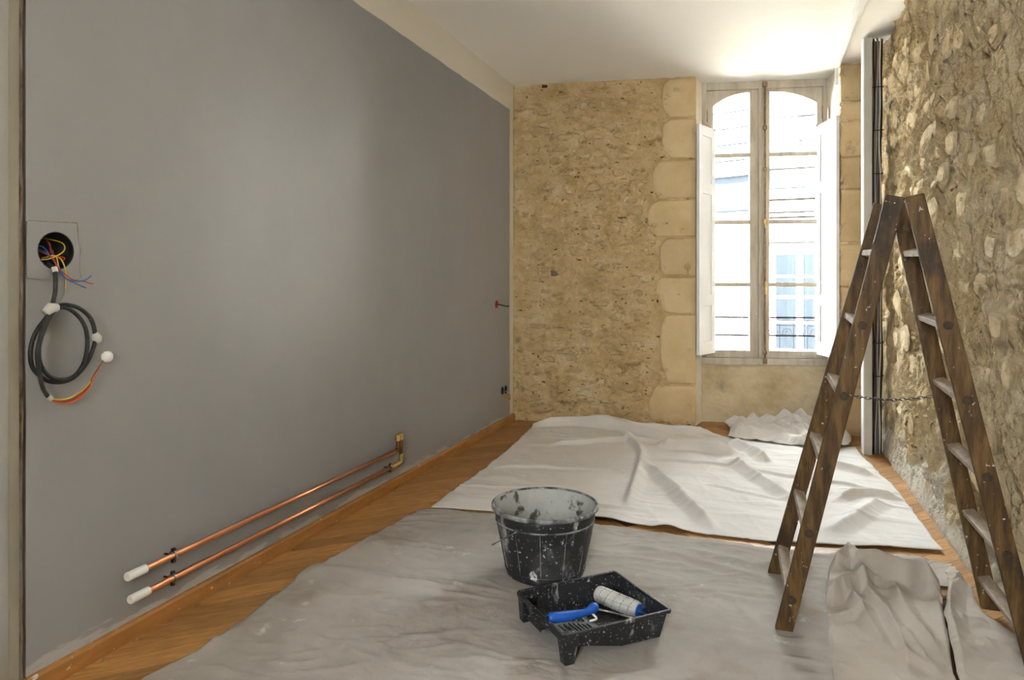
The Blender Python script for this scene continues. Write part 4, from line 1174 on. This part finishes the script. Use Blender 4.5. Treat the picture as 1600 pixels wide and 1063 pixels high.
cloth('drop_cloth', [(-0.20, 5.44), (0.1, 5.38), (0.40, 5.28), (0.62, 5.42)], [(-0.26, 6.03), (-0.05, 6.08), (0.2, 6.10), (0.42, 6.06)],
      [(-0.20, 5.44), (-0.20, 5.8), (-0.26, 6.03)], [(0.62, 5.42), (0.66, 5.62), (0.62, 5.85), (0.42, 6.06)], 150, 130,
      [([(-0.10, 5.95), (0.15, 6.0), (0.40, 5.95)], 0.05, 0.07, 0.09)], [(0.012, 5, 14, 0.2, 31)], 0.016, MAT['cloth_clean'], 'crumpled heap of pale drop cloth under the window', 2, crumple=(0.034, 8.0, 40, 9))
FC = [([(-1.74, 2.37), (-1.56, 2.39), (-1.35, 2.38), (-1.10, 2.42)], 0.032, 0.05, 0.035), ([(-1.61, 3.03), (-1.22, 3.08)], 0.008, 0.02, 0.02), ([(-0.44, 2.95), (-0.31, 2.93)], 0.008, 0.02, 0.02),
      ([(-0.30, 3.14), (0.0, 3.05), (0.25, 3.10)], 0.014, 0.04, 0.03), ([(-0.55, 3.10), (-0.2, 3.0), (0.1, 2.9)], 0.010, 0.03, 0.03), ([(-1.72, 1.80), (-1.66, 1.90), (-1.55, 1.98)], 0.012, 0.03, 0.03),
      ([(-1.1, 3.12), (-0.9, 3.0), (-0.6, 2.98)], 0.008, 0.03, 0.02), ([(-0.25, 2.75), (0.0, 2.70), (0.2, 2.76)], 0.008, 0.03, 0.02)]
cloth('drop_cloth', [(-1.75, 0.95), (-0.7, 1.0), (0.30, 1.0)], [(-1.655, 3.245), (-1.2, 3.30), (-0.67, 3.33), (-0.38, 3.31), (0.0, 3.29), (0.33, 3.30)],
      [(-1.75, 0.95), (-1.73, 1.58), (-1.69, 1.85), (-1.75, 2.37), (-1.70, 2.8), (-1.655, 3.245)], [(0.30, 1.0), (0.30, 2.2), (0.33, 3.0), (0.33, 3.30)], 220, 240, FC,
      [(0.012, 1.6, 8.0, 0.1, 5), (0.009, 4, 9, 0.5, 15), (0.005, 6, 17, -0.1, 25)], 0.005, MAT['cloth_dirty'], 'stained greyish beige drop cloth under the bucket and paint tray', 3, crumple=(0.0035, 3.0, 81, 9), flat_at=((-0.82, 2.712, 0.21), (-0.532, 2.316, 0.27), (0.088, 2.532, 0.06), (0.072, 3.01, 0.06)))
FD = [([(0.37, 2.98), (0.48, 3.02), (0.56, 3.01), (0.61, 2.90)], 0.065, 0.10, 0.035), ([(0.25, 2.76), (0.33, 2.87), (0.40, 2.93)], 0.050, 0.10, 0.035),
      ([(0.37, 3.17), (0.38, 2.96), (0.44, 2.6), (0.43, 2.35)], 0.022, 0.03, 0.03), ([(0.41, 3.26), (0.53, 3.13), (0.62, 2.92)], 0.030, 0.05, 0.04), ([(0.50, 2.97), (0.50, 2.69), (0.54, 2.47)], 0.024, 0.03, 0.04),
      ([(0.33, 2.86), (0.36, 2.64), (0.39, 2.46)], 0.022, 0.03, 0.04), ([(0.24, 2.62), (0.36, 2.71)], 0.016, 0.03, 0.03), ([(0.28, 2.92), (0.34, 3.06), (0.37, 3.24)], 0.055, 0.035, 0.05),
      ([(0.46, 2.61), (0.50, 2.42)], 0.014, 0.03, 0.03), ([(0.62, 2.89), (0.60, 2.73), (0.56, 2.45)], 0.022, 0.03, 0.03), ([(0.30, 2.45), (0.45, 2.42), (0.52, 2.40)], 0.016, 0.03, 0.04)]
FD = [(p, h * 1.4, a * 0.8, b * 0.5) for p, h, a, b in FD]
cloth('drop_cloth', [(0.21, 1.6), (0.35, 1.6), (0.52, 1.6)], [(0.275, 3.02), (0.33, 3.22), (0.40, 3.31), (0.53, 3.33), (0.67, 3.32)],
      [(0.21, 1.6), (0.215, 2.3), (0.24, 2.75), (0.275, 3.02)], [(0.52, 1.6), (0.56, 2.40), (0.61, 2.75), (0.65, 3.0), (0.67, 3.32)], 120, 260, FD, [(0.008, 5, 9, 0.4, 7), (0.006, 9, 18, -0.3, 17)], 0.011, MAT['cloth_crumple'],
      'crumpled beige drop cloth between the feet of the wooden ladder', 4, crumple=(0.010, 3.0, 60, 6))
FE = [([(0.795, 3.24), (0.71, 3.05), (0.64, 2.78), (0.60, 2.45)], 0.030, 0.025, 0.05), ([(0.66, 2.78), (0.75, 2.79)], 0.016, 0.03, 0.03), ([(0.68, 2.61), (0.78, 2.57)], 0.022, 0.02, 0.03),
      ([(0.72, 3.06), (0.79, 3.01)], 0.030, 0.05, 0.03), ([(0.62, 2.53), (0.72, 2.59)], 0.014, 0.03, 0.03), ([(0.66, 2.45), (0.76, 2.40)], 0.014, 0.03, 0.03)]
cloth('drop_cloth', [(0.53, 1.6), (0.66, 1.6), (0.83, 1.6)], [(0.72, 3.20), (0.74, 3.25), (0.765, 3.27)],
      [(0.53, 1.6), (0.57, 2.40), (0.615, 2.76), (0.68, 3.0), (0.72, 3.20)], [(0.83, 1.6), (0.83, 2.5), (0.825, 2.72), (0.762, 2.86), (0.762, 3.0), (0.765, 3.27)], 80, 240, FE, [(0.008, 6, 14, 0.3, 9), (0.006, 9, 20, -0.2, 19)], 0.020, MAT['cloth_crumple'],
      'narrow folded drop cloth lying against the right stone wall', 5, crumple=(0.006, 3.5, 91, 5), flat_at=((0.792, 2.905, 0.06), (0.792, 2.47, 0.06)))
cloth('drop_cloth', [(0.60, 3.10), (0.72, 3.10)], [(0.665, 3.345), (0.72, 3.355), (0.775, 3.34)], [(0.60, 3.10), (0.665, 3.345)], [(0.72, 3.10), (0.775, 3.34)], 40, 50,
      [], [(0.006, 12, 20, 0.6, 29)], 0.012, MAT['cloth_crumple'], 'small tucked end of drop cloth near the bare parquet by ladder', 6)


# ------------------------------------------------------------------ wooden double ladder
lad = thing('step_ladder', 'old dark wooden double stepladder with paint splashes and chain', 'ladder', (0.45, 2.72, 0))
YF, YB = 2.53, 2.98
apexF = Vector((0.447, 2.50, 1.475)); apexB = Vector((0.470, 2.90, 1.490))
feet = {('L', 'F'): Vector((0.088, 2.532, 0.008)), ('L', 'B'): Vector((0.072, 3.010, 0.008)), ('R', 'F'): Vector((0.792, 2.47, 0.03)), ('R', 'B'): Vector((0.792, 2.905, 0.022))}
stile_top = {}
SW = 0.056
for (sd, fb_), ft in feet.items():
    ap = apexF if fb_ == 'F' else apexB
    off = Vector((-0.0265 if sd == 'L' else 0.0265, 0, 0))
    tp = ap + off
    stile_top[(sd, fb_)] = tp
    mb = MB().beam(ft, tp, (1, 0, 0), SW, 0.024)
    # square the foot to the floor and angle the head
    ax = (tp - ft).normalized()
    vs = [Vector(v) for v in mb.v]
    for i in range(4):
        k = (ft.z - vs[i].z) / ax.z; vs[i] = vs[i] + ax * k
    mb.v = [tuple(v) for v in vs]
    # beam axes run along local z so that the grain follows the stile
    part('stile', mb, MAT['wood'], lad, bevel=0.004)
    hp = ft.lerp(tp, 0.93)
heights = (0.075, 0.235, 0.395, 0.555, 0.715, 0.875)
for sd in ('L', 'R'):
    for hfrac in heights:
        a = feet[(sd, 'F')].lerp(stile_top[(sd, 'F')], hfrac); b = feet[(sd, 'B')].lerp(stile_top[(sd, 'B')], hfrac)
        ax = (b - a).normalized()
        side = Vector((0.24 if sd == 'L' else -0.24, 0, 1))
        mb = MB().beam(a + ax * 0.005, b - ax * 0.005, side.cross(ax), 0.040, 0.022)
        rg = part('rung', mb, MAT['rung'], lad, bevel=0.004)
        pg = part('peg', MB().tube([a - ax * 0.0135, a - ax * 0.006], 0.0145, 12), MAT['peg'], rg)
for fb_, ap in (('F', apexF), ('B', apexB)):
    yy = ap.y + (-0.0145 if fb_ == 'F' else 0.0145)
    part('hinge', MB().tube([(ap.x, yy - 0.004, 1.372), (ap.x, yy + 0.006, 1.372)], 0.009, 12), MAT['peg'], lad)
# chain
ca_ = feet[('L', 'B')].lerp(stile_top[('L', 'B')], 0.515) + Vector((0.03, 0.0, 0.0))
cb_ = feet[('R', 'B')].lerp(stile_top[('R', 'B')], 0.515) + Vector((-0.03, 0.0, 0))
nl = 22
for k in range(nl):
    t0 = (k + 0.5) / nl
    p = ca_.lerp(cb_, t0) + Vector((0, 0, -0.022 * (1 - (2 * t0 - 1) ** 2)))
    dr = (cb_ - ca_).normalized()
    up = Vector((0, 0, 1)) if k % 2 else Vector((0, 1, 0))
    rr = [p + dr * (0.0115 * math.cos(q)) + up * (0.0050 * math.sin(q)) for q in np.linspace(0, 2 * PI, 13)[:-1]]
    part('chain_link', MB().tube(rr, 0.0014, 5, True), MAT['steel_dark'], lad)

# ------------------------------------------------------------------ bucket
BC = (-0.820, 2.712, 0.008)
bk = thing('bucket', 'black plastic builder bucket splashed with dried plaster on drop cloth', 'bucket', BC)
HB = 0.278; RB, RT = 0.158, 0.212
rr_ = lambda z: RB + (RT - RB) * z / HB
part('body', MB().lathe([(0.001, 0.0), (RB - 0.01, 0.0), (RB, 0.006)] + [(rr_(z), z) for z in np.linspace(0.02, HB - 0.004, 10)] + [(rr_(HB) - 0.004, HB)], 64, BC), MAT['bucket_dusty'], bk, smooth=True)
part('inside', MB().lathe([(rr_(HB) - 0.004, HB)] + [(rr_(z) - 0.005, z) for z in np.linspace(HB - 0.01, 0.02, 8)] + [(RB - 0.015, 0.012), (0.001, 0.012)], 64, BC), MAT['bucket_in'], bk, smooth=True, label='grey plaster crusted inside')
part('rim', MB().lathe([(RT - 0.005, HB - 0.002), (RT - 0.003, HB + 0.004), (RT + 0.004, HB + 0.005), (RT + 0.0085, HB + 0.001), (RT + 0.0085, HB - 0.008), (RT + 0.003, HB - 0.013), (RT - 0.001, HB - 0.012)], 64, BC), MAT['rim'], bk, smooth=True)
zr = HB * 0.80
part('rib', MB().lathe([(rr_(zr - 0.004), zr - 0.004), (rr_(zr) + 0.003, zr - 0.002), (rr_(zr) + 0.003, zr + 0.002), (rr_(zr + 0.004), zr + 0.004)], 64, BC), MAT['rim'], bk, smooth=True)
zr = HB * 0.12
part('rib', MB().lathe([(rr_(zr - 0.004), zr - 0.004), (rr_(zr) + 0.002, zr - 0.002), (rr_(zr) + 0.002, zr + 0.002), (rr_(zr + 0.004), zr + 0.004)], 64, BC), MAT['bucket_dusty'], bk, smooth=True)
for k in range(12):
    an = 2 * PI * k / 12 + 0.2
    c_, s_ = math.cos(an), math.sin(an)
    part('rib', MB().tube([(BC[0] + rr_(z) * c_, BC[1] + rr_(z) * s_, BC[2] + z) for z in (0.04, HB * 0.80)], 0.0016, 6), MAT['rim'], bk)
axv = Vector((-0.248, -0.969, 0)).normalized(); pv = Vector((-axv.y, axv.x, 0)); pv = pv if pv.x < 0 else -pv
zp = 0.225
for sg_ in (1, -1):
    c0 = Vector(BC) + axv * (sg_ * rr_(zp)) + Vector((0, 0, zp))
    part('handle_lug', MB().tube([c0 - axv * sg_ * 0.004, c0 + axv * sg_ * 0.012], 0.010, 12), MAT['rim'], bk, autos=True)
tau = math.radians(33)
hw = []
for q in np.linspace(0, PI, 31):
    hw.append(Vector(BC) + Vector((0, 0, zp)) + axv * ((rr_(zp) + 0.010) * math.cos(q)) + (pv * math.cos(tau) - Vector((0, 0, math.sin(tau)))) * (0.262 * math.sin(q)))
part('handle', MB().tube(hw, 0.0028, 8), MAT['steel'], bk, smooth=True, label='thin steel wire handle')

# ------------------------------------------------------------------ paint tray
TA = math.radians(44.3)
e1 = Vector((math.cos(TA), math.sin(TA), 0)); e2 = Vector((-math.sin(TA), math.cos(TA), 0))
TC = Vector((-0.532, 2.316, 0.007)); TL, TW = 0.402, 0.334
tray = thing('paint_tray', 'black plastic paint tray speckled with white paint on drop cloth', 'paint tray', tuple(TC), TA)
BP = MAT['black_plastic']
hx, hw_ = TL / 2, TW / 2; ZR_ = 0.092
sta = [(-hx + 0.006, ZR_), (-hx + 0.016, 0.052), (-hx + 0.03, 0.049), (-0.10, 0.038), (0.02, 0.008), (hx - 0.026, 0.004), (hx - 0.006, ZR_)]
vs = []
for (sx, zf) in sta:
    inn = 0.006 + 0.016 * (1 - (zf / ZR_)); ct = hw_ - inn
    vs += [(sx, -hw_ + 0.006, ZR_), (sx, -ct, zf), (sx, -ct * 0.33, zf), (sx, ct * 0.33, zf), (sx, ct, zf), (sx, hw_ - 0.006, ZR_)]
n6 = 6
fs = []
for i in range(len(sta) - 1):
    for k in range(5):
        fs.append((i * n6 + k, i * n6 + k + 1, (i + 1) * n6 + k + 1, (i + 1) * n6 + k))
body = part('basin', MB().add(vs, fs), BP, tray, local=True)
md = body.modifiers.new('thick', 'SOLIDIFY'); md.thickness = 0.003; md.offset = -1
# rolled rim: three plain sides and a dipped front edge
rim = []
rw = 0.011
for a, b in (((-hx, -hw_), (hx, -hw_)), ((hx, -hw_), (hx, hw_)), ((hx, hw_), (-hx, hw_))):
    mb = MB().beam((a[0], a[1], ZR_ + 0.003), (b[0], b[1], ZR_ + 0.003), (0, 0, 1), 0.012, rw)
    part('rim', mb, BP, tray, bevel=0.003, local=True)
fe = [(-hx, -hw_, ZR_), (-hx, -0.070, ZR_), (-hx - 0.006, -0.045, ZR_ - 0.022), (-hx - 0.006, 0.045, ZR_ - 0.022), (-hx, 0.070, ZR_), (-hx, hw_, ZR_)]
mb = MB()
for i in range(5):
    mb.beam(fe[i], fe[i + 1], (0, 0, 1), 0.014, rw)
part('front_rim', mb, BP, tray, bevel=0.002, local=True)
mb = MB().add([(-hx + 0.002, -0.068, ZR_ - 0.004), (-hx + 0.002, 0.068, ZR_ - 0.004), (-hx - 0.004, 0.046, ZR_ - 0.022), (-hx - 0.004, -0.046, ZR_ - 0.022), (-hx - 0.022, -0.046, ZR_ - 0.030), (-hx - 0.022, 0.046, ZR_ - 0.030),
               (-hx - 0.020, -0.046, ZR_ - 0.036), (-hx - 0.020, 0.046, ZR_ - 0.036)], [(0, 1, 2, 3), (3, 2, 5, 4), (4, 5, 7, 6)])
o = part('grip_lip', mb, BP, tray, local=True)
md = o.modifiers.new('thick', 'SOLIDIFY'); md.thickness = 0.003
for s_ in (-1, 1):
    y0 = s_ * hw_
    mb = MB()
    top = [(-hx - 0.003, y0), (-hx + 0.058, y0), (-hx + 0.058, y0 - s_ * 0.034), (-hx - 0.003, y0 - s_ * 0.046)]
    bot = [(-hx + 0.004, y0 - s_ * 0.002), (-hx + 0.036, y0 - s_ * 0.002), (-hx + 0.034, y0 - s_ * 0.030), (-hx + 0.004, y0 - s_ * 0.034)]
    mb.add([(x, y, ZR_ - 0.002) for x, y in top] + [(x, y, 0.0) for x, y in bot], [(0, 1, 2, 3), (4, 7, 6, 5), (0, 4, 5, 1), (1, 5, 6, 2), (2, 6, 7, 3), (3, 7, 4, 0)])
    part('leg', mb, BP, tray, bevel=0.003, local=True)
for k in range(7):
    sx = -0.135 + k * 0.018; zf = 0.049 - 0.004 - max(0, (sx + 0.10)) * 0.25
    for q in (-1, 1):
        part('ramp_ridge', MB().beam((sx, q * 0.012, zf + 0.0015 - 0.0), (sx + 0.012, q * 0.115, zf - 0.0015), (0, 0, 1), 0.005, 0.004), BP, tray, local=True)

# ------------------------------------------------------------------ paint roller
ra = Vector((-0.548, 2.478, 0.058)); rb_ = Vector((-0.385, 2.398, 0.056))
ax = (rb_ - ra).normalized()
rol = thing('paint_roller', 'blue handled paint roller with worn grey sleeve lying in tray', 'paint roller', tuple(ra.lerp(rb_, 0.5) - Vector((0, 0, 0.03))))
RR = 0.030
ln = (rb_ - ra).length
sl = [0.0, 0.004, 0.012] + list(np.linspace(0.03, ln - 0.03, 6)) + [ln - 0.012, ln - 0.004, ln]
rad = [RR * 0.80, RR * 0.93, RR] + [RR] * 6 + [RR, RR * 0.95, RR * 0.84]
part('sleeve', MB().tube([ra + ax * s for s in sl], rad, 28), MAT['fleece'], rol, smooth=True, label='worn grey fleece sleeve')
up = Vector((0, 0, 1)); sdv = ax.cross(up).normalized()
for k in range(1, 6):
    c0 = ra + ax * (ln * (k - 0.3) / 5.6)
    part('woven_line', MB().tube([c0 + (sdv * math.cos(q) + up * math.sin(q)) * (RR + 0.0002) + ax * 0.012 * math.sin(q) for q in np.linspace(0, 2 * PI, 33)[:-1]], 0.0011, 5, True), MAT['fleece_line'], rol)
for q in np.linspace(0.2, 0.2 + 2 * PI, 7)[:-1]:
    part('woven_line', MB().tube([ra + ax * (ln * s_) + (sdv * math.cos(q + 0.4 * s_) + up * math.sin(q + 0.4 * s_)) * (RR + 0.0002) for s_ in np.linspace(0.05, 0.95, 12)], 0.0008, 5), MAT['fleece_line'], rol)
part('end_cap', MB().tube([rb_ - ax * 0.004, rb_ + ax * 0.003], [RR * 0.82, RR * 0.74], 20), MAT['roller_blue'], rol, autos=True, label='blue plastic end cap')
hA = Vector((-0.505, 2.279, 0.098)); hB = Vector((-0.640, 2.150, 0.103))
hd = (hB - hA)
prof = [(0.0, 0.010), (0.03, 0.0155), (0.10, 0.0165), (0.20, 0.0115), (0.30, 0.0115), (0.45, 0.0145), (0.65, 0.0165), (0.85, 0.0170), (0.96, 0.0155), (1.0, 0.010)]
part('handle', MB().tube([hA + hd * s + Vector((0, 0, -0.006 * math.sin(s * PI) + (0.006 if s < 0.15 else 0))) for s, r in prof], [r for s, r in prof], 16), MAT['roller_blue'], rol, smooth=True, label='blue plastic handle')
part('hang_hole', MB().tube([hB - hd.normalized() * 0.001, hB + hd.normalized() * 0.0012], 0.0075, 12), MAT['black'], rol)
part('finger_guard', MB().tube(smooth_path([hA + hd * 0.10 + Vector((0, 0, -0.014)), hA + hd * 0.06 + Vector((0.008, -0.006, -0.028)), hA + hd * 0.18 + Vector((0.004, -0.004, -0.034))], 5), 0.004, 8), MAT['white_plastic'], rol, smooth=True)
wp_ = [hA + hd * 0.05, hA - hd.normalized() * 0.03 + Vector((0.018, -0.016, -0.006)), Vector((-0.405, 2.262, 0.096)), Vector((-0.372, 2.262, 0.092)), Vector((-0.352, 2.29, 0.085)), Vector((-0.348, 2.350, 0.066)), rb_ + ax * 0.018 + Vector((0.006, -0.006, 0)), rb_ - ax * 0.01]
part('wire_frame', MB().tube(smooth_path(wp_, 6), 0.0036, 10), MAT['steel'], rol, smooth=True, label='bent steel wire arm')
